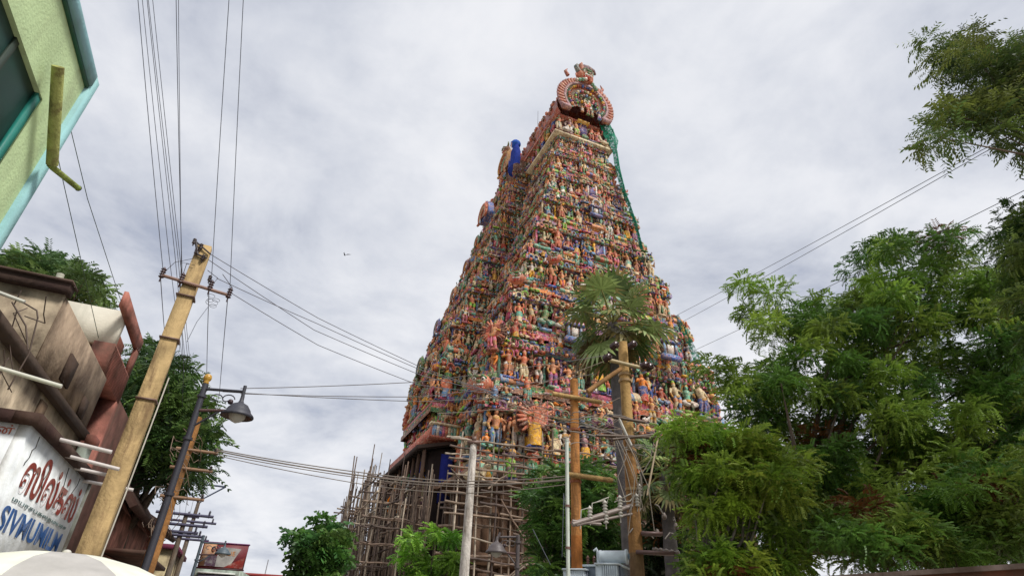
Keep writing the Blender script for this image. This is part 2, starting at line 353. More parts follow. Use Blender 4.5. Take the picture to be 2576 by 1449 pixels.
def statue(mb, L, h, pose=None, big=False):
    """one standing or seated stucco figure of height h with its pedestal and back plate."""
    sk, cl, cl2 = pick(SKINS), pick(CLOTH), pick(CLOTH); gold = C['gold'] if rng.random() < .7 else C['green']
    if rng.random() < .5: cl2 = cl
    sw = rng.normal(0, .035); seat = pose == 'seat'
    hip = .30 if seat else .47
    u = lambda *a: L(np.array(a, float).reshape(-1, 3)*h)
    if rng.random() < .5:                               # back plate
        c = pick(BACKS + ['blue', 'mauve', 'brick']); a = np.linspace(-.5, math.pi+.5, 9); rr = .22
        o = np.stack([rr*np.cos(a), np.full(9, -.11), .74+.24*np.sin(a)], 1); o = np.concatenate([[[.19, -.11, 0]], o, [[-.19, -.11, 0]]])
        mb.prism(L(o*h), L.y*-.03*h, c)
    p = pick(BANDS); mb.box((-.17*h, -.1*h, -.05*h), (.17*h, .1*h, .025*h), p, (L.M, L.o))
    if seat:
        for sx_ in (-1, 1):
            mb.tube(u(.07*sx_, 0, hip-.02, .22*sx_, .1, hip-.1, .05*sx_, .16, .14), np.array([.075, .07, .05])*h, cl, 6)
    else:
        st = rng.random() < .4
        for sx_ in (-1, 1):
            kx = .085*sx_ + sw*.5; fx = .095*sx_; kn = .04 if rng.random() < .6 else .1
            pts = u(.07*sx_+sw, 0, hip, .08*sx_+sw, .01, .38, kx, kn, .26, kx*1.05, .02, .14, fx, .03, .03)
            cc = np.array([cl, cl2 if st else cl, cl if rng.random() < .7 else sk, cl2 if st else cl])
            mb.tube(pts, np.array([.088, .085, .066, .058, .042])*h, cc, 6)
        if rng.random() < .45: mb.tube(u(sw, .07, hip, sw, .09, .3, sw*.3, .1, .08), np.array([.03, .04, .05])*h, cl2, 5)
        if rng.random() < .22:                          # long skirt
            mb.tube(u(sw, 0, hip+.02, sw*.6, 0, .25, 0, 0, .02), np.array([.12, .14, .17])*h, np.array([cl, cl2]), 8)
    ch = hip+.27
    mb.tube(u(sw, 0, hip-.03, sw*.9, 0, hip+.04, sw*.2, .01, hip+.10, -sw*.4, .015, ch-.08, -sw*.5, 0, ch, -sw*.5, 0, ch+.05),
            np.array([.11, .115, .085, .115, .10, .042])*h, np.array([gold, sk, sk, gold if rng.random() < .4 else sk, sk]), 7)
    hx = -sw*.8
    for sx_ in (-1, 1):
        for kk in range(2 if rng.random() < .3 else 1):
            sh = (.125*sx_-sw*.5, 0, ch-.02); t = rng.integers(4)
            el = [(.2*sx_, .03, ch-.18), (.22*sx_, .06, ch-.12), (.24*sx_, 0, ch-.05), (.23*sx_, .02, ch+.02)][t]
            ha = [(.17*sx_, .1, ch-.33), (.1*sx_, .17, ch-.1), (.25*sx_, .07, ch+.12), (.17*sx_, .02, ch+.2)][t]
            mb.tube(u(*sh, *el, *ha), np.array([.045, .038, .028])*h, np.array([sk, sk if rng.random() < .6 else gold]), 5)
            if t == 2 and rng.random() < .5: mb.tube(u(ha[0], ha[1], ha[2]-.35, ha[0], ha[1], ha[2]+.16), .013*h, pick(BANDS), 4)
            elif t == 2: mb.ell(u(ha[0], ha[1], ha[2]+.04)[0], .05*h, pick(BANDS), 6, 4)
    hc = sk if rng.random() < .93 else C['white']
    mb.ell(u(hx, .015, ch+.1)[0], np.array([.058, .062, .072])*h, hc, 7, 5, L.M)
    mb.ell(u(hx, -.03, ch+.105)[0], np.array([.075, .05, .07])*h, C['dark'], 6, 4, L.M)
    t = rng.random(); top = ch+.15
    if t < .75: mb.tube(u(hx, 0, top-.02, hx, -.01, top+.03, hx, -.015, top+.09, hx, -.02, min(1.03, top+.16)), np.array([.07, .066, .05, .012])*h, np.array([gold, pick(BANDS), gold]), 6)
    else: mb.ell(u(hx, -.01, top+.01)[0], np.array([.07, .07, .05])*h, C['dark'], 6, 4)

def kudu(mb, L, r, cols, depth=.12, spikes=9, fill=None, fc=None):
    """horseshoe gable: nested arched bands, a filled tympanum and flame-like points round the edge."""
    n = 14; a = np.linspace(-.75, math.pi+.75, n); k = len(cols)
    rs = np.linspace(r, r*.36, k+1)
    for i, c in enumerate(cols):
        y0 = depth*r*(1 - i/k*.6)
        o = np.stack([rs[i]*np.cos(a), np.full(n, y0), rs[i]*np.sin(a)], 1); q = np.stack([rs[i+1]*np.cos(a), np.full(n, y0), rs[i+1]*np.sin(a)], 1)
        qb = q - [0, depth*r*.6/k+.02*r, 0]; ob = o - [0, depth*r*1.0 if i == 0 else 0, 0]
        V = L(np.concatenate([ob, o, q, qb])); j = np.arange(n-1)
        mb.quads(V, np.concatenate([np.stack([s*n+j, s*n+j+1, (s+1)*n+j+1, (s+1)*n+j], -1) for s in (0, 1, 2)]), c)
    o = np.stack([rs[-1]*np.cos(a), np.full(n, depth*r*.2), rs[-1]*np.sin(a)], 1)
    mb.ngon(L(o)[::-1], pick(BACKS) if fill is None else fill)
    for t in np.linspace(-.45, math.pi+.45, spikes):
        d = np.array([math.cos(t), 0, math.sin(t)]); b = np.array([-math.sin(t), 0, math.cos(t)])*.13*r
        c0 = d*r*.96 + [0, depth*r*.5, 0]; tip = d*r*1.24 + [0, depth*r*.3, 0] + np.array([0, 0, .06*r])
        V = L(np.array([c0-b, c0+[0, .08*r, 0], c0+b, c0-[0, .08*r, 0], tip]))
        mb.tris(V, [[0,1,4],[1,2,4],[2,3,4],[3,0,4]], cols[0] if fc is None else fc)
    for sx_ in (-1, 1):                                  # curled feet
        mb.tube(L(np.array([[.72*r*sx_, depth*r*.6, -.62*r], [1.0*r*sx_, depth*r*.8, -.66*r], [1.12*r*sx_, depth*r*.6, -.45*r]])), np.array([.14, .12, .05])*r, cols[0], 5)

def pavilion(mb, L, w_, h, d, rich=True):
    """little barrel-roofed shrine set on the cornice, gable facing out."""
    c = [pick(BANDS) for _ in range(6)]
    B = (L.M, L.o)
    mb.box((-w_/2, -d, 0), (w_/2, d*.2, h*.12), c[0], B)
    mb.box((-w_/2*.86, -d, h*.12), (w_/2*.86, 0, h*.42), pick(BACKS), B)
    for x in (-.42, -.14, .14, .42):
        mb.box((x*w_*.9-w_*.035, 0, h*.12), (x*w_*.9+w_*.035, d*.14, h*.42), c[1], B)
    mb.box((-w_/2*1.06, -d, h*.42), (w_/2*1.06, d*.35, h*.48), c[2], B)
    mb.box((-w_/2*1.0, -d, h*.48), (w_/2*1.0, d*.24, h*.54), c[3], B)
    a = np.linspace(0, math.pi, 8); rr = h*.30             # barrel along the wall
    o = np.stack([np.full(8, -w_/2*.95), rr*.9*np.cos(a)-d*.25, h*.54+rr*np.sin(a)*1.15], 1)
    nb = max(3, int(w_/(.22*h))); dv = L.x*w_*.95/nb
    for k in range(nb): mb.prism(L(o*[1, 1 if k % 2 else .93, 1]) + dv*k, dv, c[4] if k % 2 else c[3])
    for x in np.arange(-.42, .43, .14): mb.ell(L([x*w_, d*.12, h*(.56+.2*rng.random())]), np.array([.09, .07, .09])*h, pick(BANDS), 6, 4)
    for x in (-.36, .36) if w_ > 1.4*h else ():
        kudu(mb, Loc(L([x*w_, d*.12, h*.66]), L.y), h*.17, [pick(BANDS), pick(BANDS)], .2, 5)
    kudu(mb, Loc(L([0, d*.2, h*.68]), L.y), h*.27, [c[5], pick(BANDS), pick(BANDS)], .25, 7)
    for x in np.linspace(-.4, .4, 3):
        mb.tube(L(np.array([[x*w_, -d*.25, h*.86], [x*w_, -d*.25, h*.93], [x*w_, -d*.25, h*1.06]])), np.array([.05, .045, .008])*h, C['gold'], 5)

def fan_figure(mb, L, h, ring=True):
    """many-armed figure with its arms spread like a wheel."""
    statue(mb, L, h); sk = C['salmon']
    for s in (-1, 1):
        for t in np.linspace(-.85, 1.25, 9):
            d = np.array([math.cos(t)*s, 0, math.sin(t)]); q = np.array([0, -.02, .62])
            pts = L(np.stack([q+d*.08, q+d*.25+[0, .05, 0], q+d*.44+[0, .03, .02]])*h)
            mb.tube(pts, np.array([.05, .058, .02])*h, np.array([C['brick'] if rng.random() < .5 else sk, sk if rng.random() < .6 else C['maroon']]), 6)
    a = np.linspace(-.9, math.pi+.9, 18)
    o = np.stack([.4*np.cos(a), np.full(18, -.1), .62+.4*np.sin(a)], 1); mb.prism(L(o*h), L.y*-.05*h, C['maroon'])

def mask(mb, L, r, col, col2, teeth=True):
    """grimacing guardian face with bulging eyes, fangs and horns."""
    mb.ell(L([0, 0, 0]), np.array([r, r*.7, r*.82]), col, 12, 8, L.M)
    mb.tube(L(np.array([[-.62*r, .45*r, .28*r], [-.3*r, .68*r, .46*r], [0, .7*r, .34*r], [.3*r, .68*r, .46*r], [.62*r, .45*r, .28*r]])), np.array([.1, .15, .11, .15, .1])*r, col2, 6)
    for s in (-1, 1):
        mb.ell(L([.36*s*r, .6*r, .16*r]), r*.2, C['white'], 8, 6, L.M); mb.ell(L([.36*s*r, .76*r, .14*r]), r*.1, C['dark'], 6, 5, L.M)
        mb.tube(L(np.array([[.6*s*r, 0, .55*r], [.95*s*r, .05*r, .85*r], [1.0*s*r, .1*r, 1.25*r], [.78*s*r, .1*r, 1.5*r]])), np.array([.2, .16, .1, .02])*r, col2, 6)
        mb.ell(L([.98*s*r, -.05*r, -.05*r]), np.array([.16, .1, .3])*r, col, 6, 5, L.M)
        mb.tube(L(np.array([[.3*s*r, .55*r, -.36*r], [.36*s*r, .62*r, -.6*r]])), np.array([.09, .01])*r, C['white'], 5)
    mb.ell(L([0, .68*r, -.06*r]), np.array([.2, .2, .16])*r, col2, 7, 5, L.M)
    mb.ell(L([0, .42*r, -.48*r]), np.array([.52, .3, .24])*r, C['red'], 10, 6, L.M)
    if teeth:
        for x in np.linspace(-.36, .36, 6): mb.box((x*r-.055*r, .62*r, -.42*r), (x*r+.055*r, .74*r, -.26*r), C['white'], (L.M, L.o))

def beast(mb, L, h, col, dirn=1):
    """reclining bull seen from the side."""
    mb.ell(L([0, 0, .32*h]), np.array([.5, .22, .26])*h, col, 9, 6, L.M)
    mb.tube(L(np.array([[.36*dirn, .05, .4], [.5*dirn, .08, .62], [.56*dirn, .12, .74]])*h), np.array([.2, .15, .12])*h, col, 7)
    mb.ell(L(np.array([.62*dirn, .16, .76])*h), np.array([.19, .13, .13])*h, col, 7, 5, L.M)
    for s in (-1, 1): mb.tube(L(np.array([[.52*dirn, .12+.08*s, .86], [.54*dirn, .12+.15*s, 1.0], [.58*dirn, .12+.1*s, 1.08]])*h), np.array([.04, .03, .008])*h, C['dark'], 5)
    for x in (-.3, .3): mb.tube(L(np.array([[x, .18, .22], [x+.12*dirn, .26, .1], [x+.3*dirn, .24, .05]])*h), np.array([.11, .08, .05])*h, col, 6)
    mb.ell(L(np.array([-.02*dirn, 0, .56])*h), np.array([.14, .1, .12])*h, col, 7, 5, L.M)

ZT = [10.3, 15.3, 19.6, 23.4, 26.9, 30.2, 33.3, 36.2, 38.8, 41.0]
NT = len(ZT)-1
statues = []                                            # (z, mesh builder) of figures kept as single parts
crowd = MB(); frieze = MB(); shrines = MB()
BAY = [1.2, 2.4, 2.4, 2.3, 2.3, 2.1, 1.9, 1.7, 1.4]
def seg_cells(p0, p1, step):
    ln = np.linalg.norm(p1-p0); n = max(1, int(round(ln/step))); t = (np.arange(n)+.5)/n
    return [(p0 + (p1-p0)*x, ln/n) for x in t]
ROT90 = lambda n: n
for i in range(NT):
    z0, z1 = ZT[i], ZT[i+1]; H = z1-z0; zm = z0 + H*.45; s = H/4.4
    ins = .75*s + .15; bay = BAY[i]
    wall = MB(); corn = MB()
    ol = lambda off: outline(zm, ins, off, bay)[0]
    # foot mouldings and wall
    cb_ = [pick(BANDS) for _ in range(12)]
    loft(wall, [(ol(.62*s), z0-.12*H), (ol(.62*s), z0-.04*H), (ol(.5*s), z0+.0*H), (ol(.52*s), z0+.05*H), (ol(.52*s), z0+.09*H), (ol(0), z0+.10*H)], cb_[:5], .7)
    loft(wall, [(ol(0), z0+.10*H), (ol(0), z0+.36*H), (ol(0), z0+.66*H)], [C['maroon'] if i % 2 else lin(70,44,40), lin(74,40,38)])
    # cornice: shaded cove, lip, curved back, upper fillets
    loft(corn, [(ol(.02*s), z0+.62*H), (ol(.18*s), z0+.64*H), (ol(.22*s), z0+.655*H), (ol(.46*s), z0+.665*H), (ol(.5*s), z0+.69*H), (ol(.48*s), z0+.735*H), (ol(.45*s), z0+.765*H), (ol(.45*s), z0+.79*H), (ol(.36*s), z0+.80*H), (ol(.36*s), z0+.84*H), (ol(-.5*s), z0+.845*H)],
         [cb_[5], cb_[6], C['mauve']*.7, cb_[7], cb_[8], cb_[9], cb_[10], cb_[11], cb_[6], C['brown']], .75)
    if i == NT-1: slab(corn, ol(-.4*s), z0+.845*H, C['brown'])
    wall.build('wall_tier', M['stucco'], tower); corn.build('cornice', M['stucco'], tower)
    _, sf, sl_ = outline(zm, ins, .28*s, bay)
    for which, segs in (('f', sf), ('l', sl_)):
        for (p0, p1, nrm, idx) in segs:
            ln = np.linalg.norm(p1-p0)
            if ln < .35*s: continue
            n3 = np.array([nrm[0], nrm[1], 0]); hid = which == 'l' and ((p0+p1)/2)[1] > CB2+5
            por = which == 'l' and i == 0 and (idx == 4 or idx >= 20)
            deep = nrm @ np.array([0, 0]) 
            for (q, cw) in seg_cells(np.asarray(p0), np.asarray(p1), 1.18*s):
                # standing figure
                hh = H*.53*rng.uniform(.74, 1.1); q = q + (p1-p0)/ln*rng.uniform(-.16, .16)*cw; zo_ = rng.uniform(-.02, .05)*H
                if por: hh *= .72; zo_ = 2.1
                L_ = Loc(np.array([q[0], q[1], z0+.12*H+zo_]) + n3*rng.uniform(-.05, .22)*s - T0, nrm + np.array([rng.normal(0, .14), rng.normal(0, .14)])*0)
                central = which == 'f' and idx == 4 and abs(q[0]-(p0+p1)[0]/2) < .4*cw
                if central:                             # door niche in the central bay
                    shrines.box((-.55*s, -.3*s, 0), (.55*s, .04*s, hh*1.0), C['ultra'] if i % 2 == 0 else C['dark'], (L_.M, L_.o))
                    for x in (-.62, .62): shrines.box((x*s-.1*s, -.2*s, 0), (x*s+.1*s, .16*s, hh), pick(['sky','sea','white','yellow']), (L_.M, L_.o))
                    continue
                m_ = MB(); statue(m_, L_, hh*(1.25 if rng.random() < .12 else 1), 'seat' if rng.random() < .14 else None)
                if rng.random() < .2: kudu(frieze, Loc(L_([0, -.1*s, hh*.8]), nrm), .42*s*rng.uniform(.8, 1.2), [pick(BANDS) for _ in range(3)], .25, 9)
                if hid: crowd.V += [v for v in m_.V]; 
                statues.append((hid, i, which, m_))
                # pilasters and small attendants between
                if rng.random() < .75 and not por:
                    x = cw*.5; L2 = Loc(np.array([q[0], q[1], z0+.1*H]) - n3*.1*s - T0, nrm)
                    shrines.box((x-.08*s, -.2*s, 0), (x+.08*s, .03*s, H*.53), pick(BANDS), (L2.M, L2.o))
                if rng.random() < .7 and not por:
                    m2 = MB(); L3 = Loc(np.array([q[0], q[1], z0+.11*H]) + n3*.22*s - T0 + Loc((0,0,0), nrm).x*cw*.5, nrm)
                    statue(m2, L3, hh*rng.uniform(.38, .62), 'seat' if rng.random() < .4 else None); statues.append((True, i, which, m2))
            # row of small horseshoe gables on the cornice lip
            for (q, cw) in seg_cells(np.asarray(p0), np.asarray(p1), .55*s):
                L_ = Loc(np.array([q[0], q[1], z0+rng.uniform(.69, .75)*H]) + n3*.2*s - T0, nrm)
                t = rng.random()
                if t < .55: kudu(frieze, L_, .25*s*rng.uniform(.8, 1.3), [pick(BANDS), pick(BANDS)], .5, 5)
                elif t < .75: frieze.ell(L_([0, .06*s, .05*s]), np.array([.2, .16, .2])*s, pick(BANDS), 6, 5, L_.M)
                else:
                    m2 = MB(); statue(m2, Loc(np.array([q[0], q[1], z0+.66*H]) + n3*.25*s - T0, nrm), H*rng.uniform(.2, .27), 'seat' if rng.random() < .5 else None); statues.append((True, i, which, m2))
                if rng.random() < .7: frieze.box((-.1*s, -.1*s, -.36*s), (.1*s, .22*s, -.2*s), pick(BANDS), (L_.M, L_.o))
                for _ in range(0 if por else 3): frieze.ell(Loc(np.array([q[0], q[1], z0+rng.uniform(.42, .66)*H]) - n3*rng.uniform(-.12, .12)*s - T0, nrm)([rng.uniform(-.28, .28)*s, 0, 0]), np.array([.15, .14, .13])*s*rng.uniform(.6, 1.2), pick(BANDS), 6, 4)
                # painted petals and blocks on the foot mouldings
                L5 = Loc(np.array([q[0], q[1], z0-.03*H]) + n3*.27*s - T0, nrm)
                for x in () if por else (-.25, .25): frieze.ell(L5([x*cw, .0, rng.uniform(-.12, .12)*s]), np.array([.15, .1, .11])*s, pick(BANDS), 6, 4, L5.M)
            # upper parapet: one shrine per bay, little figures between
            back = np.asarray(nrm)*(-.12*s)
            if idx in (0, 2, 6, 8) or idx == 4 or idx >= 20:
                mid = (p0+p1)/2 + back
                L_ = Loc(np.array([mid[0], mid[1], z0+.80*H]) - T0, nrm)
                wv = min(ln*.62, 2.6*s) if idx < 20 else min(ln*.8, 1.8*s)
                if idx == 4: wv = min(ln*.5, 3.0*s)
                pavilion(shrines, L_, wv, H*(.42 if idx != 4 else .50), .6*s)
                if idx == 4 and which == 'l':
                    L6 = Loc(np.array([mid[0], mid[1], z0+1.02*H]) + n3*.5*s - T0, nrm); kudu(shrines, L6, .85*s, [pick(BANDS) for _ in range(4)], .3, 11)
            for (q, cw) in seg_cells(np.asarray(p0), np.asarray(p1), .62*s):
                t = rng.random(); dd = n3*rng.uniform(.0, .3)*s
                L_ = Loc(np.array([q[0], q[1], z0+.80*H]) + dd - T0, nrm)
                if t < .62:
                    m2 = MB(); statue(m2, L_, H*rng.uniform(.24, .4), 'seat' if rng.random() < .55 else None); statues.append((True, i, which, m2))
                elif t < .75: beast(shrines, L_, .5*s, pick(['white','grey','cream','salmon','blue']), 1 if rng.random() < .5 else -1)
                elif t < .9: kudu(shrines, L_, .3*s, [pick(BANDS), pick(BANDS), pick(BANDS)], .3, 7)
                else: shrines.lathe(L_([0, 0, 0]), np.array([[.2, 0], [.22, .1], [.1, .16], [.25, .3], [.2, .45], [.05, .55], [.03, .7], [0.005, .75]])*s, pick(BANDS), 7)

# large special figures
def near_front(x, y, b): return PB(x, y, b)
for (x, y, b, h) in ((1345, 1125, 31.2, 2.9), (1240, 880, 32.3, 2.1), (1207, 1010, 32.0, 1.7)):
    p = ABZ(PB(x, y, b)); m_ = MB(); L_ = Loc(p - T0, (0, -1) if x > 1300 else (-.6, -.8)); fan_figure(m_, L_, h); statues.append((False, -1, 'f', m_))
for (x, y, b, r) in ((1207, 965, 31.5, .75), (1300, 700, 32.0, .6), (1395, 650, 31.9, .55)):
    p = ABZ(PB(x, y, b)); m_ = MB(); mask(m_, Loc(p - T0, (-.5, -.86)), r, C['salmon'], C['green']); m_.build('guardian_mask', M['stucco'], tower)
m_ = MB(); p = ABZ(PB(1190, 1215, 30.9)); beast(m_, Loc(p - T0, (-.3, -.95)), 1.2, C['cream'], -1); m_.build('bull_statue', M['stucco'], tower)
# two blue painted shrines set among the figures
for (x, y, b, h) in ((1447, 862, 32.0, 2.1), (1690, 905, 31.6, 2.2), (1500, 545, 32.6, 1.5)):
    m_ = MB(); L_ = Loc(ABZ(PB(x, y, b)) - T0, (0, -1)); Bx = (L_.M, L_.o); h_ = h
    m_.box((-.38*h, -.2, 0), (.38*h, .12, .14*h), C['blue'], Bx); m_.box((-.33*h, -.2, .14*h), (.33*h, .05, .2*h), C['sky'], Bx); m_.box((-.3*h, -.3, .2*h), (.3*h, -.02, .62*h), C['dark'], Bx)
    for x_ in (-.27, .2): m_.box((x_*h, -.1, .2*h), ((x_+.08)*h, .06, .62*h), C['sky'], Bx)
    m_.box((-.36*h, -.3, .62*h), (.36*h, .14, .7*h), C['blue'], Bx); kudu(m_, Loc(L_([0, .05, .86*h]), (0, -1)), .27*h, [C['white'], C['sky'], C['yellow']], .25, 7, C['maroon'])
    m_.box((-.12*h, -.05, .2*h), (.12*h, .04, .54*h), C['white'], Bx); m_.build('blue_shrine', M['stucco'], tower)
# low front row hanging below the first ledge
for k in range(14):
    a = 11.6 + k*1.45; m_ = MB(); statue(m_, Loc(np.array([a, 31.2, 9.2 + rng.uniform(-.5, .3)]) - T0, (0, -1)), rng.uniform(1.7, 2.4)); statues.append((False, -1, 'f', m_))

# the hundred figures that show largest stay parts of their own, the rest are one crowd
front = [t for t in statues if not t[0]]
order = sorted(front, key=lambda t: (t[1] < 0 and -1 or t[1]) + (0 if t[2] == 'f' else .6))
lone = order[:99]; ids = {id(t) for t in lone}
for t in lone: t[3].build('statue', M['stucco'], tower)
rest = MB()
for t in statues:
    if id(t) in ids: continue
    m_ = t[3]
    for Fl, dst in ((m_.Q, rest.Q), (m_.T, rest.T), (m_.N, rest.N)): dst += [f + rest.n for f in Fl]
    rest.QC += m_.QC; rest.TC += m_.TC; rest.NC += m_.NC; rest.V += m_.V; rest.n += m_.n
o = rest.build('statue_crowd', M['stucco'], tower); o['kind'] = 'stuff'
o = frieze.build('cornice_ornament', M['stucco'], tower); o['kind'] = 'stuff'
o = shrines.build('shrine_ornament', M['stucco'], tower); o['kind'] = 'stuff'

# crowning barrel roof, its gable, mask and dormer
zb = 41.0; ac = 20.05; b0, b1 = 33.7, 52.3
neck = MB(); neck.box((17.5, b0+.3, zb-.2), (22.6, b1-.3, zb+2.4), C['maroon']); 
for (lo, hi, cc) in (((17.0, b0-.3, zb-.35), (23.1, b1+.3, zb-.1), 'cream'), ((17.2, b0-.1, zb-.1), (22.9, b1+.1, zb+.15), 'mauve'), ((17.2, b0, zb+2.2), (22.9, b1, zb+2.45), 'brick')):
    neck.box(lo, hi, C[cc])
neck.V = [v - T0 for v in neck.V]; neck.build('roof_neck', M['stucco'], tower)
nk = MB()
for a in (17.5, 18.6, 19.3, 20.9, 21.6, 22.6): statue(nk, Loc(np.array([a, b0-.05, zb+.15]) - T0, (0, -1)), 1.9)
for a, c_, d_ in ((18.2, 'white', -1), (22.2, 'cream', 1)): beast(nk, Loc(np.array([a, b0-.2, zb+.1]) - T0, (0, -1)), .95, C[c_], d_)
for b in np.arange(b0+.6, b1, 1.1): statue(nk, Loc(np.array([17.3, b, zb+.15]) - T0, (-1, 0)), 1.9)
nk.box((19.6-TA0, b0-.1-TB0, zb+.2), (20.4-TA0, b0+.35-TB0, zb+2.0), C['ultra']); nk.box((19.4-TA0, b0-.35-TB0, zb+2.0), (20.6-TA0, b0+.3-TB0, zb+2.25), C['yellow'])
nk.build('neck_figures', M['stucco'], tower)
br = MB(); a = np.linspace(-.55, math.pi+.55, 15); o = np.stack([ac + 2.75*np.cos(a), np.full(15, b0), zb + 3.85 + 2.35*np.sin(a)*np.where(np.sin(a) > 0, 1.0, 1)], 1)
for k in range(14):
    q = np.array([o[k], o[k+1], o[k+1]+[0, b1-b0, 0], o[k]+[0, b1-b0, 0]]) - T0
    n = 24; t = np.linspace(0, 1, n+1)
    V = np.concatenate([q[0]+(q[3]-q[0])*t[:, None], q[1]+(q[2]-q[1])*t[:, None]]); j = np.arange(n)
    br.quads(V, np.stack([j, n+1+j, n+2+j, j+1], -1), np.array([C['brick'] if (k+u) % 2 else C['mauve'] for u in range(n)]))
br.ngon((o + [0, b1-b0, 0] - T0), C['brick'])
for k in range(300):                                    # painted relief scales over the barrel
    t = rng.uniform(-.4, math.pi+.4); b = rng.uniform(b0+.3, b1-.3)
    br.ell(np.array([ac+2.8*math.cos(t), b, zb+3.85+2.4*math.sin(t)]) - T0, rng.uniform(.12, .26), pick(['brick','salmon','maroon','mauve','skin','brown']), 6, 4)
br.build('barrel_roof', M['stucco'], tower)
gb = MB(); Lg = Loc(np.array([ac, b0-.35, zb+4.35]) - T0, (0, -1))
kudu(gb, Lg, 2.45, [C['mauve'], C['sea']*.9, C['brick'], C['white']*.8, C['salmon']*.8, C['teal']], .22, 0, C['brown'])
for rr_, n_ in ((1.9, 30), (1.2, 18), (.65, 9)):
    for t in np.linspace(-.6, math.pi+.6, n_):
        gb.ell(Lg([rr_*math.cos(t), .55, rr_*math.sin(t)]), rng.uniform(.1, .2), pick(BANDS), 6, 4)
for k in range(16): statue(gb, Loc(Lg([rng.uniform(-1.5, 1.5), .45, rng.uniform(-1.9, .1)]), (0, -1)), rng.uniform(.7, 1.2))
gable = gb.build('gable', M['stucco'], tower)
for t in np.linspace(-.7, math.pi+.7, 34):
    ft = MB()              # feathered halo
    if 1.25 < t < 1.9: continue
    d = np.array([math.cos(t), 0, math.sin(t)]); q = np.array([-math.sin(t), 0, math.cos(t)])*(1 if t < math.pi/2 else -1)
    ft.tube(Lg(np.stack([d*2.2, d*2.65+q*.05, d*2.95+q*.22, d*3.08+q*.5]) + [0, .35, 0]), [.2, .22, .17, .02], np.array([C['brick']*.9, C['salmon']*.7, C['mauve']*1.1]), 6)
    ft.build('halo_feather', M['stucco'], gable)
km = MB(); Lk = Loc(Lg([.1, .5, 3.3]), (.1, -1)); mask(km, Lk, .95, C['salmon']*.8, C['green'])
km.tube(Lk(np.array([[0, 0, .7], [0, -.1, 1.35], [-.5, -.1, 1.7], [-1.1, 0, 1.6], [-1.3, 0, 1.3], [-1.2, 0, 1.15]])), [.55, .5, .36, .24, .12, .03], lin(92,80,96), 8)
km.tube(Lk(np.array([[.3, 0, .8], [.45, .05, 1.5], [.3, .05, 2.1]])), [.35, .26, .02], C['salmon']*.7, 7)
km.tube(Lk(np.array([[.7, 0, .5], [1.1, .1, .9], [.9, .1, 1.5]])), [.28, .22, .02], lin(80,110,110), 6)
for s in (-1, 1):
    km.tube(Lk(np.array([[1.9*s, -.1, -.75], [2.2*s, -.1, -.3], [1.95*s, -.1, .25]])), [.2, .16, .02], C['brick']*.8, 6)
    for u in range(4): km.ell(Lk([(.3+.28*u)*s, .55-.1*u, -.95-.1*u]), .2, pick(['green','salmon','white','sea']), 6, 5)
km.build('crowning_mask', M['stucco'], gable)
dm = MB(); pd = np.array([16.0, 42.2, 43.4]); Ld = Loc(pd - T0, (-1, 0))
dm.box((pd[0]-.2-TA0, pd[1]-1.5-TB0, 37.5), (18-TA0, pd[1]+1.5-TB0, 43.2), C['brown'])
kudu(dm, Ld, 1.35, [C['gold']*.8, C['brick'], C['sea'], C['salmon']], .5, 13, C['brown'], C['gold']*.7)
a = np.linspace(-.5, math.pi+.5, 12); dm.prism(np.stack([np.full(12, pd[0]-.3), pd[1]+1.3*np.cos(a), pd[2]+1.3*np.sin(a)], 1) - T0, np.array([2.2, 0, 0]), C['brick'])
mask(dm, Loc(Ld([0, .3, 1.9]), (-1, 0)), .6, C['brown'], C['green']*.7)
for k in range(10): statue(dm, Loc(Ld([rng.uniform(-1.2, 1.2), .5, rng.uniform(-4, -1.4)]), (-1, 0)), rng.uniform(1, 1.5))
dm.build('dormer', M['stucco'], tower)
lr = MB(); p = ABZ(PA(1353, 322, 18.6)); q = ABZ(PA(1353.5, 280, 18.6)); lr.tube(np.array([p-[0, 0, .5], q]) - T0, [.035, .02], lin(90,90,96), 5)
lr.build('lightning_rod', M['metal'], tower)
for k, (x, y, aa, r) in enumerate(((1218, 540, 12.2, 1.0),)):  # blue backed gable at the left edge
    m_ = MB(); p = ABZ(PA(x, y, aa)); a = np.linspace(-.4, math.pi+.4, 12)
    m_.prism(np.stack([np.full(12, p[0]), p[1]+r*np.cos(a), p[2]+r*np.sin(a)*1.3], 1) - T0, np.array([.5, 0, 0]), C['blue'])
    kudu(m_, Loc(p - T0 - np.array([.05, 0, 0]), (-1, 0)), r*.95, [C['salmon'], C['cream'], C['brick']], .2, 9); m_.build('blue_gable', M['stucco'], tower)

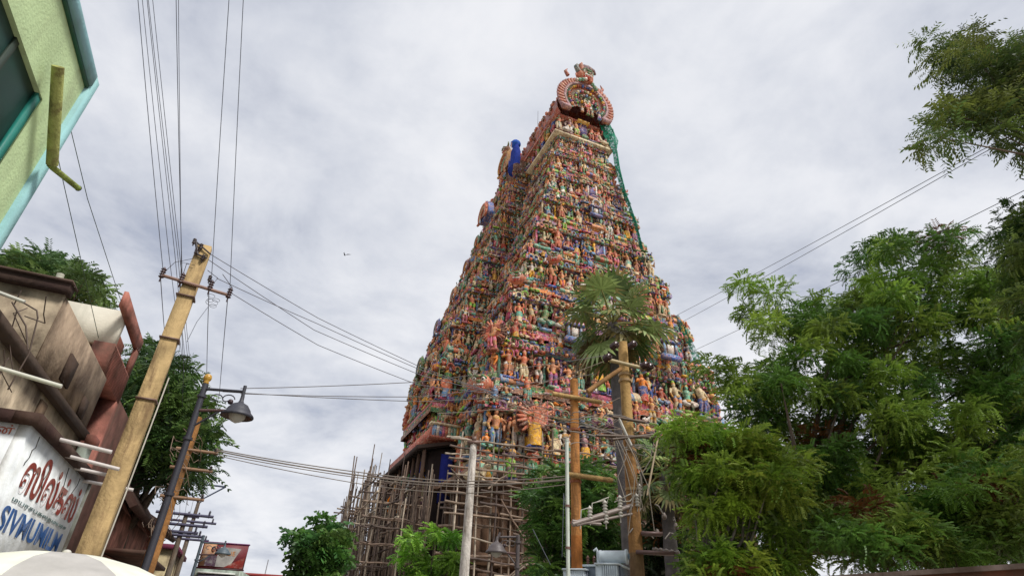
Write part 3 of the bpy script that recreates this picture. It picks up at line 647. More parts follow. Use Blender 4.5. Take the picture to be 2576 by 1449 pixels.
# granite storeys under the painted tiers
st = MB(); stone = lin(128, 100, 80)
ob = lambda off: outline(6, .9, off, .3)[0]
loft(st, [(ob(.9), 0), (ob(.9), .8), (ob(.5), 1.0), (ob(.5), 1.6), (ob(0), 1.7), (ob(0), 4.6), (ob(.4), 4.7), (ob(.8), 4.95), (ob(.4), 5.3), (ob(.1), 5.4), (ob(.1), 8.9), (ob(.3), 9.0), (ob(1.1), 9.3), (ob(1.0), 9.6), (ob(.2), 9.95), (ob(.2), 10.2)],
     [stone, stone*.8, stone, stone*.8, stone*.9, stone*.7, stone, stone*.9, stone*.8, stone, stone*.7, stone, stone*1.1, stone, stone*.9])
st.build('granite_base', M['granite'], tower)
pl = MB()
_, sf, sl_ = outline(6, .9, 0, .3)
for segs in (sf, sl_):
    for (p0, p1, nrm, idx) in segs:
        for (q, cw) in seg_cells(np.asarray(p0), np.asarray(p1), 1.15):
            for (za, zc) in ((1.7, 4.6), (5.4, 8.9)):
                L_ = Loc(np.array([q[0], q[1], za]) - T0, nrm); h = zc-za
                pl.box((-.14, -.1, 0), (.14, .26, h*.72), stone*.95, (L_.M, L_.o)); pl.box((-.2, -.1, h*.72), (.2, .34, h*.8), stone, (L_.M, L_.o))
                pl.box((-.3, -.1, h*.8), (.3, .42, h*.9), stone*1.05, (L_.M, L_.o)); pl.box((-.17, -.1, h*.9), (.17, .3, h), stone*.8, (L_.M, L_.o))
                if rng.random() < .55: pl.box((.3, -.1, .1*h), (min(.8, cw-.3), .1, h*.6), stone*.45, (L_.M, L_.o)); pl.ell(L_([.56, .12, h*.3]), np.array([.16, .1, .5]), stone, 7, 5)
o = pl.build('pilaster', M['granite'], tower); o['kind'] = 'stuff'
# eave over the side porch, with a painted lotus band, dark soffit and posts
ev = MB(); ea0, ea1, eb0, eb1, ez = 8.9, 12.4, 37.0, 50.5, 12.0
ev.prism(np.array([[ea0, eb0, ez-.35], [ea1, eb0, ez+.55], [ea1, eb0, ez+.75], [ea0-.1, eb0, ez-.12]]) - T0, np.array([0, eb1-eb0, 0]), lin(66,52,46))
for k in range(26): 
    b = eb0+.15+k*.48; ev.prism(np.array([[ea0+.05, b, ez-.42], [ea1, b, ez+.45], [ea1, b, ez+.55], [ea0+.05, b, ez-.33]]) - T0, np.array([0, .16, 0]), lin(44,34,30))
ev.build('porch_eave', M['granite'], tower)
lb = MB(); cols = ['sky','white','blue','pink','salmon','cream','teal','sea','yellow','pink','red','white','sky','lime']
for k in range(14):
    a0_ = 9.75+k*.2; lb.box((a0_-TA0, 36.85-TB0, ez+.62), (a0_+.2-TA0, 37.2-TB0, ez+1.35), C[cols[k]])
for z_, cc in ((ez+.45, 'brick'), (ez+1.36, 'cream')): lb.box((9.5-TA0, 36.78-TB0, z_), (12.7-TA0, 37.3-TB0, z_+.15), C[cc])
lb.box((9.75-TA0, 37.2-TB0, ez+.5), (12.7-TA0, 50-TB0, ez+1.4), C['brick'])
lb.build('lotus_band', M['stucco'], tower)
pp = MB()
pp.box((9.95-TA0, 37.45-TB0, 0), (12.9-TA0, 50-TB0, ez+.05), lin(46,34,30))  # solid block in a near-black colour, painting the shade of an open porch
for b in np.arange(37.3, 50.5, 1.3): pp.tube(np.array([[9.4, b, 0], [9.4, b, 6], [9.4, b, ez-.3]]) - T0, [.16, .14, .13], lin(96,76,64), 7)
pp.box((10.6-TA0, 37.3-TB0, 8.5), (11.4-TA0, 37.44-TB0, 11.6), C['ultra'])
for b, cc in ((39.3, 'ultra'), (41.8, 'violet'), (44, 'brick')): pp.box((9.75-TA0, b-TB0, 8.2), (9.94-TA0, b+.9-TB0, 11.4), C[cc])
for k in range(5): statue(pp, Loc(np.array([9.75-k*.02, 38.6+k*1.8, 8.6]) - T0, (-.6, -.8)), 2.3)
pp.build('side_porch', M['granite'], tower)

# green safety net and blue tarpaulin hung on the tower
nm = MB()
path = [(1526,308,33.4,1.5),(1540,335,33.2,1.7),(1550,372,33.0,.45),(1558,420,32.9,.5),(1570,470,32.7,.42),(1586,515,32.5,.22),(1603,565,32.3,.16),(1618,625,32.2,.12)]
n = 7; rows = []
pts = [PB(x, y, b) for x, y, b, w_ in path]
for k, (p, q) in enumerate(zip(pts, path)):
    u = np.linspace(-.5, .5, n); rows.append(p + E1*0 + np.stack([E1*q[3]*v + E2*(-.12*math.cos(v*9)*min(1, q[3]) + .5*abs(v)) + np.array([0, 0, .25*q[3]*math.sin(v*7+k)]) for v in u]))
V = np.concatenate(rows); m = len(rows); j = np.arange(n-1)
Fq = np.concatenate([np.stack([i*n+j, i*n+j+1, (i+1)*n+j+1, (i+1)*n+j], -1) for i in range(m-1)])
nm.quads(V, Fq, lin(22,128,98)); nm.quads(V + E2*.08, Fq[:, ::-1], lin(20,110,88))
for k in range(10):
    i = rng.integers(m-1); nm.tube(np.array([rows[i][rng.integers(n)], rows[i+1][rng.integers(n)]])-E2*.06, .03, lin(30,150,118), 4)
solo(nm, 'safety_net', M['net'], 'green safety net bunched beside the crown and hanging down the tower edge', 'safety net', None, True, rows[0][3], True)
nm = MB(); path = [(1708,792),(1722,822),(1738,852),(1755,885),(1768,915)]
pts = [PB(x, y, 31.2) for x, y in path]
for k in range(len(pts)-1):
    d = .12 + .1*k; a_, b_ = pts[k], pts[k+1]; e_ = .12 + .1*(k+1)
    for q in range(3):
        f0, f1 = q/3, (q+1)/3
        nm.quads([a_-E1*d*f0+E2*.1*q, a_-E1*d*f1+E2*.1*(q+1), b_-E1*e_*f1+E2*.1*(q+1), b_-E1*e_*f0+E2*.1*q], [[0,1,2,3]], lin(20,122,92))
solo(nm, 'safety_net', M['net'], 'narrow green net strip stretched down the lower right edge of the tower', 'safety net', None, False, pts[0], True)
tm = MB(); pc = PA(1300, 398, 15.7); na, nb_ = 11, 9
V = []
for i in range(na):
    for j_ in range(nb_):
        u, v = i/(na-1), j_/(nb_-1); th = u*math.pi
        wdt = 1.05*(.45+.55*v**.6); V.append(pc + E2*(wdt*math.cos(th))*1.0 - E1*(wdt*.75*math.sin(th)) + np.array([0, 0, 1.55-3.1*v]) + rng.normal(0, .05, 3))
j = np.arange(nb_-1); Fq = np.concatenate([np.stack([i*nb_+j, (i+1)*nb_+j, (i+1)*nb_+j+1, i*nb_+j+1], -1) for i in range(na-1)])
tm.quads(np.array(V), Fq, lin(34,56,142)); tm.ell(pc+np.array([0, 0, 1.75])-E1*.2, [.55, .5, .5], lin(40,84,170), 9, 6)
for k in range(4): tm.tube(np.array([pc-E1*.85+E2*(k*.4-.6)+[0, 0, 1.2], pc-E1*1.0+E2*(k*.45-.7)+[0, 0, -1.4]]), .03, lin(190,150,120), 4)
solo(tm, 'tarpaulin', M['cloth'], 'blue tarpaulin wrapped round the dormer on the left shoulder of the tower', 'tarpaulin', None, True, pc, True)
# ------------------------------------------------------------------ bamboo scaffolds
BAM = [lin(150,130,112), lin(120,102,90), lin(188,172,152), lin(98,82,74), lin(138,116,100)]
def bpole(p, q, r):
    p = np.asarray(p, float); q = np.asarray(q, float); n = 8; t = np.linspace(0, 1, n)[:, None]
    pts = p + (q-p)*t; pts[1:-1] += rng.normal(0, .028, (n-2, 3)); mb = MB(); c = BAM[rng.integers(5)]*rng.uniform(.6, 1.05)
    mb.tube(pts, np.linspace(r*1.15, r*.8, n)*rng.uniform(.88, 1.12, n), c[None]*rng.uniform(.72, 1.12, (n-1, 1)), 6); return mb
def scaffold(label, org, poles, keep=96):
    root = thing('bamboo_scaffold', label, 'scaffold', E1*org[0]+E2*org[1], TH)
    poles = sorted(poles, key=lambda t: t[0]); rest = MB(); o3 = np.array([org[0], org[1], 0])
    for k, (_, p, q, r) in enumerate(poles):
        mb = bpole(np.array(p)-o3, np.array(q)-o3, r)
        if k < keep: mb.build('bamboo_pole', M['bamboo'], root, True)
        else:
            for Fl, dst in ((mb.Q, rest.Q), (mb.N, rest.N)): dst += [f + rest.n for f in Fl]
            rest.QC += mb.QC; rest.NC += mb.NC; rest.V += mb.V; rest.n += mb.n
    if rest.n: o = rest.build('bamboo_pole_mass', M['bamboo'], root, True); o['kind'] = 'stuff'
    return root
U = rng.uniform
pol = []
for b, dens in ((30.3, 1.0), (31.1, 1.35)):
    a = 9.6
    while a < 26:
        top = U(9.5, 12.5) if a < 18 else U(8.5, 11)
        pol.append((b, (a, b, 0), (a+U(-.25, .25), b+U(-.1, .1), top), U(.045, .06))); a += dens*U(.5, 1.05)
    z = 1.2
    while z < 11.4:
        a = 9.0
        while a < 25:
            ln = U(2.2, 5.5)
            if U() < .82: pol.append((b-.05, (a, b-.09, z+U(-.2, .2)), (a+ln, b-.09, z+U(-.25, .25)), U(.045, .06)))
            a += ln*U(.6, .95)
        z += U(.4, .72)*dens
for k in range(22):
    a = U(9.5, 22); z = U(2, 9.5); pol.append((30.2, (a, 30.15, z), (a+U(1.2, 3)*(1 if U() < .5 else -1), 30.15, z+U(1.0, 2.4)), .045))
scaffold('wide bamboo scaffold lashed across the front of the tower base behind the white pole', (16, 30.5), pol)
pol = []
for k in range(170):                                   # round the side porch, rods left sticking up
    b = U(33.5, 51.5); a = 8.3 + U(-2.4, .5) - (b-34)*.02
    top = (U(8.5, 11.0) if b < 42 else U(9.5, 13)) if k % 3 == 0 else U(6.5, 9.6)
    pol.append((b*.4+U(0, 8), (a, b, 0), (a+U(-.35, .35), b+U(-.5, .5), top), U(.035, .055)))
z = 1
while z < 9.6:
    for a in (6.0, 7.3, 8.5):
        b = 33
        while b < 50:
            ln = U(2, 6)
            pol.append((b*.5+U(0, 10), (a, b, z+U(-.2, .2)), (a+U(-.1, .1), b+ln, z+U(-.3, .3)), U(.04, .055))); b += ln*U(.6, .95)
    for k in range(7):
        b = U(33, 49); pol.append((b*.4, (5.6, b, z+U(-.2, .2)), (9.6, b+U(-.4, .4), z+U(-.2, .2)), .045))
    z += U(.6, 1.1)
for k in range(26):
    b = U(33, 36); a = U(7.5, 11.5); pol.append((0, (a, b, 0), (a+U(-.2, .2), b, U(7.5, 10.2)), .05))
scaffold('tangled bamboo scaffold round the side porch with rods sticking up against the sky', (8, 40), pol)

# ------------------------------------------------------------------ trees
def sprig(n, ln, leaf, wid, droop, kind):
    """one twig with its leaflets; unit direction +X, droops along it."""
    V = []; 
    for i in range(n):
        t = (i+1)/n; x = ln*t; z = -droop*ln*t*t
        for s in (-1, 1):
            if kind == 'neem': d = np.array([.45, s*.8, -.35-.3*rng.random()]); 
            else: d = np.array([.5*rng.random(), s*(.4+.6*rng.random()), -.2-.7*rng.random()])
            d /= np.linalg.norm(d); l_ = leaf*rng.uniform(.75, 1.2)
            sd_ = np.cross(d, [0, 0, 1.]); sd_ /= np.linalg.norm(sd_); sd_ = sd_*math.cos(.6*s) + np.array([0, 0, 1])*math.sin(.6*s)*.8
            b = np.array([x, 0, z]); V += [b, b + d*l_*.5 + sd_*wid*.5, b + d*l_, b + d*l_*.5 - sd_*wid*.5]
    return np.array(V)
GREEN = [lin(96,128,50), lin(82,116,46), lin(116,142,56), lin(66,98,42), lin(128,150,62)]
def inside(poly, n):
    poly = np.asarray(poly, float); lo, hi = poly.min(0), poly.max(0); out = []
    while len(out) < n:
        p = lo + (hi-lo)*rng.random(2); c = False; j = len(poly)-1
        for i in range(len(poly)):
            if (poly[i, 1] > p[1]) != (poly[j, 1] > p[1]) and p[0] < (poly[j, 0]-poly[i, 0])*(p[1]-poly[i, 1])/(poly[j, 1]-poly[i, 1])+poly[i, 0]: c = not c
            j = i
        if c: out.append(p)
    return np.array(out)
def tree(name, label, poly, Y, thick, nclump, rc, nspr, ln, leaf, wid, base=None, greens=GREEN, kind='neem', group=None, trunk=.2, brown=.04, dark=1.0, npair=6, extra=(), trunkc=lin(104,90,78), minz=.5, fork=None, shrink=.6, nlimb=26):
    pts = inside(poly, nclump); pc_ = pts.mean(0); mr_ = np.abs(pts-pc_).mean(0)*1.6; pts = pc_ + (pts-pc_)*np.clip(1 - (1450*rc*shrink/Y)/mr_, .6, 1)
    cs = np.array([P(p[0], p[1], Y + thick*(rng.random()*2-1)) for p in pts] + [P(*e) for e in extra])
    cs = cs[cs[:, 2] > minz]; nclump = len(cs)
    ctr = cs.mean(0)
    if base is None: base = np.array([ctr[0], ctr[1], 0])
    base = np.array([base[0], base[1], 0.])
    root = thing(name, label, 'tree', base, 0, group)
    protos = [sprig(npair, ln*rng.uniform(.8, 1.2), leaf, wid, rng.uniform(.25, .9), kind) for _ in range(6)]
    VV, CC = [], []
    for c in cs:
        k = nspr; tone = greens[rng.integers(len(greens))]*rng.uniform(.78, 1.5)*dark
        if rng.random() < brown: tone = lin(112,72,36)*rng.uniform(.6, 1.1)
        rr = rc*rng.uniform(.55, 1.25)
        d = rng.normal(0, 1, (k, 3)); d[:, 2] = d[:, 2]*.8 + .35; d /= np.linalg.norm(d, axis=1, keepdims=True)
        org = c + d*rr*(rng.random((k, 1))**.6)*np.array([1.15, 1.15, .75])
        x = d + rng.normal(0, .55, (k, 3)); x[:, 2] -= .1; x /= np.linalg.norm(x, axis=1, keepdims=True)
        y = np.cross([0, 0, 1.], x); y /= (np.linalg.norm(y, axis=1, keepdims=True)+1e-9); z = np.cross(x, y)
        Mx = np.stack([x, y, z], 2)
        ids_ = rng.integers(len(protos), size=k)
        for q, pr in enumerate(protos):
            s_ = ids_ == q
            if not s_.any(): continue
            W = np.einsum('kij,nj->kni', Mx[s_], pr)*rng.uniform(.6, 1.25, (s_.sum(), 1, 1)) + org[s_][:, None]
            VV.append(W.reshape(-1, 3))
            cc = tone[None]*rng.uniform(.7, 1.35, (s_.sum(), 1)); CC.append(np.repeat(cc, len(pr)//4, 0))
    V = np.concatenate(VV) - base; m = len(V)//4
    mb = MB(); mb.quads(V, np.arange(m*4).reshape(-1, 4), np.concatenate(CC)*rng.uniform(.85, 1.15, (m, 1)))
    mb.build('crown', M['leaf'], root)
    tb = MB(); top = ctr - base; fork = np.array([top[0]*.35, top[1]*.35, max(1.2, top[2]*.5)]) if fork is None else np.asarray(fork) - base
    tb.tube([[0, 0, -.1], fork*[.3, .3, .5]+[.05, .03, 0], fork], [trunk*1.3, trunk, trunk*.85], trunkc, 9)
    tb.build('trunk', M['bark'], root, True)
    lb_ = MB(); sel = rng.choice(nclump, min(nclump, nlimb), replace=False)
    for i in sel:
        e_ = cs[i] - base; mid = fork + (e_-fork)*.5 + rng.normal(0, .12, 3)*np.linalg.norm(e_-fork)*.5
        lb_.tube([fork*.97, fork+(mid-fork)*.5+rng.normal(0, .05, 3), mid, e_], [trunk*.5, trunk*.33, trunk*.22, trunk*.05], trunkc*.8, 6)
    lb_.build('branches', M['bark'], root, True)
    return root

# far and middle trees
tree('roadside_tree', 'dark bushy tree rising behind the stained flat roofed building', [(-60,660),(0,640),(60,625),(130,632),(220,668),(258,705),(288,755),(300,800),(200,800),(0,760),(-60,740)], 22, 1.6, 60, .62, 46, .42, .2, .07,
     greens=[lin(74,96,50), lin(58,82,44), lin(88,108,56)], trunk=.25, dark=1.3)
tree('roadside_tree', 'tall dark tree behind the yellow pole and the hanging street lamp', [(345,830),(372,815),(400,870),(462,890),(500,960),(540,1010),(548,1100),(540,1200),(500,1235),(430,1260),(330,1240),(250,1120),(285,960),(330,900)], 19, 1.6, 95, .55, 48, .36, .17, .06,
     greens=[lin(66,92,44), lin(52,78,40), lin(82,106,50)], trunk=.28, dark=.95)
tree('roadside_tree', 'broad leaved tree at the left foot of the bamboo scaffold', [(712,1340),(740,1300),(790,1310),(830,1285),(870,1330),(860,1500),(720,1500),(740,1400)], 27, 1.4, 44, .36, 44, .34, .22, .13, shrink=.7, dark=.85,
     greens=[lin(74,112,48), lin(60,98,48), lin(92,122,54)], kind='broad', trunk=.2, npair=4, brown=0)
tree('small_tree', 'small bright green tree in front of the scaffold beside the white pole', [(1003,1360),(1050,1318),(1090,1308),(1135,1322),(1170,1350),(1165,1500),(1020,1500),(1010,1420)], 20, .8, 24, .3, 60, .24, .12, .05, shrink=.3,
     greens=[lin(104,150,48), lin(88,136,44), lin(122,160,60)], trunk=.12, brown=0)
tree('small_tree', 'dark leafy tree between the wooden poles at the foot of the tower', [(1308,1195),(1350,1152),(1420,1130),(1490,1135),(1560,1175),(1590,1260),(1580,1500),(1350,1500),(1330,1300)], 21, 1.0, 70, .5, 46, .36, .18, .06,
     greens=[lin(70,100,40), lin(56,86,36), lin(84,112,46)], trunk=.2, dark=1.3)
tree('small_tree', 'shaded thicket tree behind the thick wooden pole at the right', [(1600,1130),(1680,1100),(1720,1200),(1730,1500),(1610,1500),(1620,1300)], 19, .8, 40, .5, 40, .36, .18, .06,
     greens=[lin(58,74,44), lin(48,62,38)], trunk=.16, dark=.9, brown=.1)
# big neems on the right
tree('neem_tree', 'tall spreading neem tree filling the right of the view behind the others',
     [(1868,800),(1868,722),(1890,700),(1935,708),(1985,740),(2055,722),(2085,690),(2130,655),(2165,595),(2245,560),(2300,578),(2400,538),(2470,592),(2500,640),(2600,620),(2700,700),(2700,1420),(2200,1400),(1900,1420),(1850,1200),(1830,1040),(1800,960),(1812,915),(1880,893),(1960,900),(1995,850),(1900,845)],
     13.5, 1.6, 340, .50, 150, .17, .082, .034, base=P(1760, 1440, 12.6), trunk=.18, brown=.015, extra=((1790,935,13),(1875,720,13.2),(1880,790,13.4),(1940,740,13.3),(1850,950,13)))
tree('neem_tree', 'yellow green neem tree in front, lower right, beside the wooden poles',
     [(1650,1060),(1700,1015),(1800,1012),(1865,1045),(1960,1070),(2060,1130),(2020,1250),(2090,1300),(2050,1500),(1730,1500),(1750,1300),(1700,1200),(1660,1120)], 10.6, .9, 74, .38, 150, .14, .07, .027,
     greens=[lin(126,150,50), lin(110,140,46), lin(140,156,58), lin(96,126,46)], base=P(1705, 1449, 10.8), trunk=.11, brown=.02, trunkc=lin(128,120,112))
tree('neem_tree', 'neem tree at the right edge above the wall, its crown cut by the frame',
     [(2455,560),(2480,505),(2530,490),(2576,488),(2700,470),(2860,560),(2900,960),(2750,1020),(2620,900),(2530,800),(2490,690)], 8.6, .9, 150, .36, 110, .15, .07, .026, base=P(2790, 1380, 8.4), nlimb=16, trunk=.17, dark=1.0,
     greens=[lin(78,102,46), lin(64,90,42), lin(98,116,52)])
tree('neem_tree', 'low bushy neem tree leaning over the boundary wall at the lower right',
     [(2010,1290),(2100,1240),(2230,1290),(2330,1190),(2440,1130),(2576,1080),(2680,1080),(2680,1450),(2330,1430),(2060,1460)], 10.2, 1.0, 84, .38, 140, .14, .07, .027, base=P(2330, 1449, 10.6), trunk=.12,
     greens=[lin(96,128,48), lin(80,114,44), lin(118,138,56)], brown=.05)
tree('neem_tree', 'overhanging neem branch with open foliage in the upper right corner',
     [(2312,135),(2335,92),(2400,62),(2450,80),(2520,66),(2570,60),(2700,30),(2850,-40),(2980,60),(2990,420),(2850,500),(2680,440),(2576,420),(2515,418),(2480,355),(2395,392),(2325,372),(2315,305),(2400,262),(2440,215),(2400,180),(2330,165)], 7.2, .8, 190, .27, 58, .2, .085, .03, shrink=.5, nlimb=70, base=P(3050, 1300, 7.6), fork=P(2930, 520, 7.4), trunk=.13, dark=.9,
     greens=[lin(88,106,48), lin(104,114,52), lin(72,94,44)], brown=0, npair=5, extra=((2340,335,7.1),(2330,110,7.2),(2345,375,7.1),(2420,110,7.3)))

# ------------------------------------------------------------------ fan palm
def palm(label, Y, pix_base, pix_top, nleaf, blade, spread=1.0):
    pb, pt = P(*pix_base, Y), P(*pix_top, Y); base = np.array([pb[0], pb[1], 0])
    top = pt - base; root = thing('fan_palm', label, 'palm tree', base)
    tb = MB(); n = 15; t = np.linspace(0, 1, n)
    low = (pb-base)[None]*0; path = np.stack([top[0]*t**1.2, top[1]*t, top[2]*t], 1)
    tb.tube(path, .17 + .07*(1-t) + .012*(np.arange(n) % 2), lin(104,98,96), 10); tb.build('trunk', M['palmbark'], root, True)
    lv = MB(); pet = MB()
    for k in range(nleaf):
        az = k*2.39996; el = math.radians(78 - 142*(k/nleaf)**.9) + rng.normal(0, .12)
        d = np.array([math.cos(az)*math.cos(el), math.sin(az)*math.cos(el), math.sin(el)]); plen = rng.uniform(.6, 1.05)*spread
        p0 = top + d*.12; p1 = top + d*plen*.6 + [0, 0, .04]; p2 = top + d*plen + np.array([0, 0, -.05*math.cos(el)])
        dead = k > nleaf*.86; col = lin(124,108,66) if dead else (lin(98,122,64) if rng.random() < .6 else lin(138,154,94))*rng.uniform(.75, 1.2)
        pet.tube([p0, p1, p2], [.035, .028, .022], lin(140,136,84), 5)
        x = d*1.0; x[2] -= .3*math.cos(el); x /= np.linalg.norm(x); y = np.cross([0, 0, 1.], x); y /= np.linalg.norm(y)+1e-9; z = np.cross(x, y)
        ns = 22; L_ = blade*rng.uniform(.85, 1.1)
        for i in range(ns):
            th = math.radians(-132 + 264*i/(ns-1)); dr = math.cos(th)*x + math.sin(th)*y; l_ = L_*(1 - .22*abs(th)/2.3)
            s_ = -math.sin(th)*x + math.cos(th)*y; up = z*.02*(1 if i % 2 else -1)
            q1 = p2 + dr*l_*.55 - z*.10*l_*(th*th)*.25 + up; q2 = p2 + dr*l_*.98 - z*(.32*l_*(.4+th*th*.12)) + [0, 0, -.16*l_*rng.random()]
            wv = .5*l_*.55*math.radians(264/(ns-1))*1.25
            lv.quads([p2, q1 - s_*wv, q1 + up, q1 + s_*wv], [[0,1,2,3]], col*rng.uniform(.8, 1.2))
            lv.tris([q1 - s_*wv, q2, q1 + s_*wv], [[0,1,2]], (col if rng.random() > .2 else lin(150,138,88))*rng.uniform(.8, 1.2))
    lv.build('fan_leaves', M['frond'], root); pet.build('leaf_stalks', M['bark'], root)
    dl = MB()
    for k in range(26):
        az = rng.uniform(0, 6.28); d = np.array([math.cos(az), math.sin(az), 0]); q = top - [0, 0, .25]
        dl.tube([q, q + d*.35 - [0, 0, .25], q + d*.5 - [0, 0, rng.uniform(.6, 1.0)]], [.025, .02, .006], lin(132,112,72)*rng.uniform(.6, 1.1), 4)
    dl.build('dry_fronds', M['frond'], root)
    return root
palm('tall fan palm with grey trunk and stiff leaves in front of the tower', 16.0, (1596,1449), (1541,815), 25, .98, 1.2)
palm('low fan palm in deep shade beside the thick pole under the neem trees', 17.5, (1690,1449), (1672,1190), 18, .7)

# ------------------------------------------------------------------ poles and what they carry
def local_tube(mb, pts, r, c, n=6): mb.tube(np.asarray(pts, float), r, c, n)
def insulator(name, p, parent, origin, col=lin(62,40,38), h=.18, r=.045, mat='porc', axis=None):
    mb = MB(); pr = [[.012, -h*.9], [.012, -h*.5]]
    for k in range(4): pr += [[r*.55, -h*.5+k*h*.25], [r, -h*.42+k*h*.25], [r*.5, -h*.3+k*h*.25]]
    pr += [[.02, h*.5], [.004, h*.6]]
    mb.lathe(np.asarray(p)-origin, pr, col, 9, axis); return mb.build(name, M[mat], parent, True)
def pole_base(x, y, Y):
    p = P(x, y, Y); return np.array([p[0], p[1], 0.])
DARK = lin(58,50,50); RUST = lin(112,86,74)

# yellow concrete pole at the left
B0 = pole_base(372, 1000, 9.0); TOPZ = P(520, 622, 9.0)[2]
yp = thing('concrete_pole', 'tall ochre concrete power pole with a crossarm, standing at the left kerb', 'power pole', B0)
mb = MB(); A2 = np.stack([E1, E2, [0, 0, 1.]], 1)
V = []
for z, wx, wy in ((-.1, .155, .11), (TOPZ, .115, .085)): V += [[-wx, -wy, z], [wx, -wy, z], [wx, wy, z], [-wx, wy, z]]
V = np.array(V) @ A2.T; mb.quads(V, [[0,1,5,4],[1,2,6,5],[2,3,7,6],[3,0,4,7],[4,5,6,7]], lin(176,150,106)); mb.build('shaft', M['conc'], yp)
for z in (5.62, 4.55, 6.45): mb = MB(); mb.box((-.15, -.12, z), (.15, .12, z+.025), RUST, (A2, np.zeros(3))); mb.build('strap', M['metal'], yp)
zc = P(497, 716, 8.9)[2]; cdir = P(575, 740, 9.2) - P(408, 690, 9.2+.0); cl_ = PA(408, 690, 0) if False else None
ca_ = B0 + np.array([0, 0, zc]) - E2*.12
def along(x, y):                                       # point of the crossarm plane (parallel to E1 and up) seen at x, y
    return PB(x, y, float(ca_@E2))
pA, pB_ = along(406, 692), along(577, 743)
mb = MB(); mb.tube(np.array([pA, pB_])-B0, .032, lin(150,118,104), 4); mb.build('crossarm', M['metal'], yp)
INS = []
for (x, y) in ((408, 690), (456, 704), (529, 722), (576, 741)):
    q = along(x, y); INS.append(q); insulator('insulator', q+[0, 0, .03], yp, B0, lin(66,42,44), .2, .05)
mb = MB(); bt = B0 + [0, 0, TOPZ]
br_ = [along(492, 606), along(497, 640), along(520, 650)]
mb.tube(np.array([br_[0], br_[1], br_[2]])-B0, .022, DARK, 5); mb.tube(np.array([along(488, 604), along(530, 640)])-B0, .016, DARK, 5)
mb.build('top_bracket', M['metal'], yp)
for (x, y) in ((489, 607), (494, 632), (506, 620), (511, 648), (528, 700)): insulator('spool_insulator', along(x, y), yp, B0, lin(60,42,42), .11, .035)
mb = MB(); mb.tube(np.array([PB(425, 950, float(B0@E2)-.1), PB(320, 1230, float(B0@E2)-.12), PB(255, 1400, float(B0@E2)-.12)])-B0, .012, lin(196,190,176), 5); mb.build('conduit', M['metal'], yp)
def wire(pts, org, r=.006, c=DARK, parent=None):
    mb = MB(); mb.tube(np.array(pts)-org, r, c, 4); return mb.build('loose_wire', M['wire'], parent)
for k in range(5):
    t = np.linspace(0, 2*math.pi, 14); r_ = U(.05, .13); c0 = along(535+U(-8, 12), 755+U(-15, 15)); sq = U(.9, 1.1)
    wire([c0 + E1*r_*math.cos(a)*sq + np.array([0, 0, r_*.6*math.sin(a)]) for a in t], B0, .005, lin(120,124,134), yp)
wire([along(525, 770), along(495, 810), along(470, 860)], B0, .006, lin(120,124,134), yp)
for (a, b, c) in (((408,690),(440,660),(490,650)), ((456,704),(470,662),(490,668)), ((529,722),(548,700),(522,680)), ((576,741),(585,725),(560,690)), ((456,690),(458,660),(475,665))):
    wire([along(*a), along(*b), along(*c)], B0, .006, DARK, yp)

# ornamental street lamp
def lamp_post(label, x, yb, yt, Y, arm_pix, scale, col, gold, group=None, heading=None):
    base = pole_base(x, yb, Y); zt = P(x, yt, Y)[2]; root = thing('street_lamp', label, 'street lamp', base, 0, group)
    mb = MB(); mb.tube([[0, 0, -.05], [0, 0, zt*.45], [0, 0, zt]], [.075*scale, .065*scale, .055*scale], col, 10)
    for z in (zt*.62, zt*.8, zt*.95): mb.tube([[0, 0, z], [0, 0, z+.05]], .085*scale, col, 10)
    mb.build('post', M['metal'], root, True)
    if gold:
        mb = MB(); mb.lathe([0, 0, zt], np.array([[.05, 0], [.075, .03], [.05, .06], [.085, .1], [.1, .16], [.085, .22], [.04, .255], [.005, .26]])*scale*.8, lin(196,150,56), 12); mb.build('finial', M['porc'], root, True)
    e = P(*arm_pix[0], Y) - base; l0 = P(*arm_pix[1], Y) - base; rim = P(*arm_pix[2], Y) - base
    mb = MB(); za = e[2]; s0 = np.array([0, 0, e[2]+.02]); mb.tube([s0, e], .03*scale, col, 6)
    mb.tube([[0, 0, za-.42*scale], e*[.72, .72, 1]-[0, 0, .40*scale]], .03*scale, lin(96,70,66), 6); mb.tube([[0, 0, za-.75*scale], e*[.55, .55, 1]-[0, 0, .42*scale]], .022*scale, col, 6)
    for k in range(2):
        t = np.linspace(0, 5.2, 14); c0 = e*[.35+.3*k, .35+.3*k, 1] - np.array([0, 0, .17*scale]); dd = e*[1, 1, 0]; dd = dd/np.linalg.norm(dd)
        mb.tube(np.stack([c0 + dd*(.15*scale*(1-q/8))*math.cos(q) + np.array([0, 0, .11*scale*(1-q/8)*math.sin(q)]) for q in t]), .012*scale, col, 5)
    mb.ell(e*[.75, .75, 1]-[0, 0, .22*scale], .055*scale, lin(60,44,48), 8, 6)
    mb.build('arm', M['metal'], root, True)
    mb = MB(); hz = (l0-rim)[2]; rr = .30*scale; c = np.array([l0[0], l0[1], rim[2]])
    mb.tube([[e[0], e[1], e[2]+.12*scale], [l0[0], l0[1], l0[2]]], .035*scale, col, 8)
    H = max(.25*scale, hz)
    mb.lathe(c, [[rr*.94, -.03*scale], [rr*1.02, -.02*scale], [rr, .02*scale], [rr*.78, .08*scale], [rr*.72, H*.45], [rr*.5, H*.75], [rr*.2, H*.9], [.04*scale, H*1.05], [.035*scale, H*1.4]], col, 16)
    mb.lathe(c, [[rr*.93, -.02*scale], [rr*.7, .07*scale], [rr*.6, H*.4], [.01, H*.6]], lin(96,74,62), 16)
    hd = mb.build('shade', M['metal'], root, True)
    mb = MB(); mb.lathe(c, [[.16*scale, .05*scale], [.16*scale, -.03*scale], [.1*scale, -.1*scale], [.01, -.14*scale]], lin(190,186,176), 10); mb.build('glass_bowl', M['porc'], hd, True)
    return root
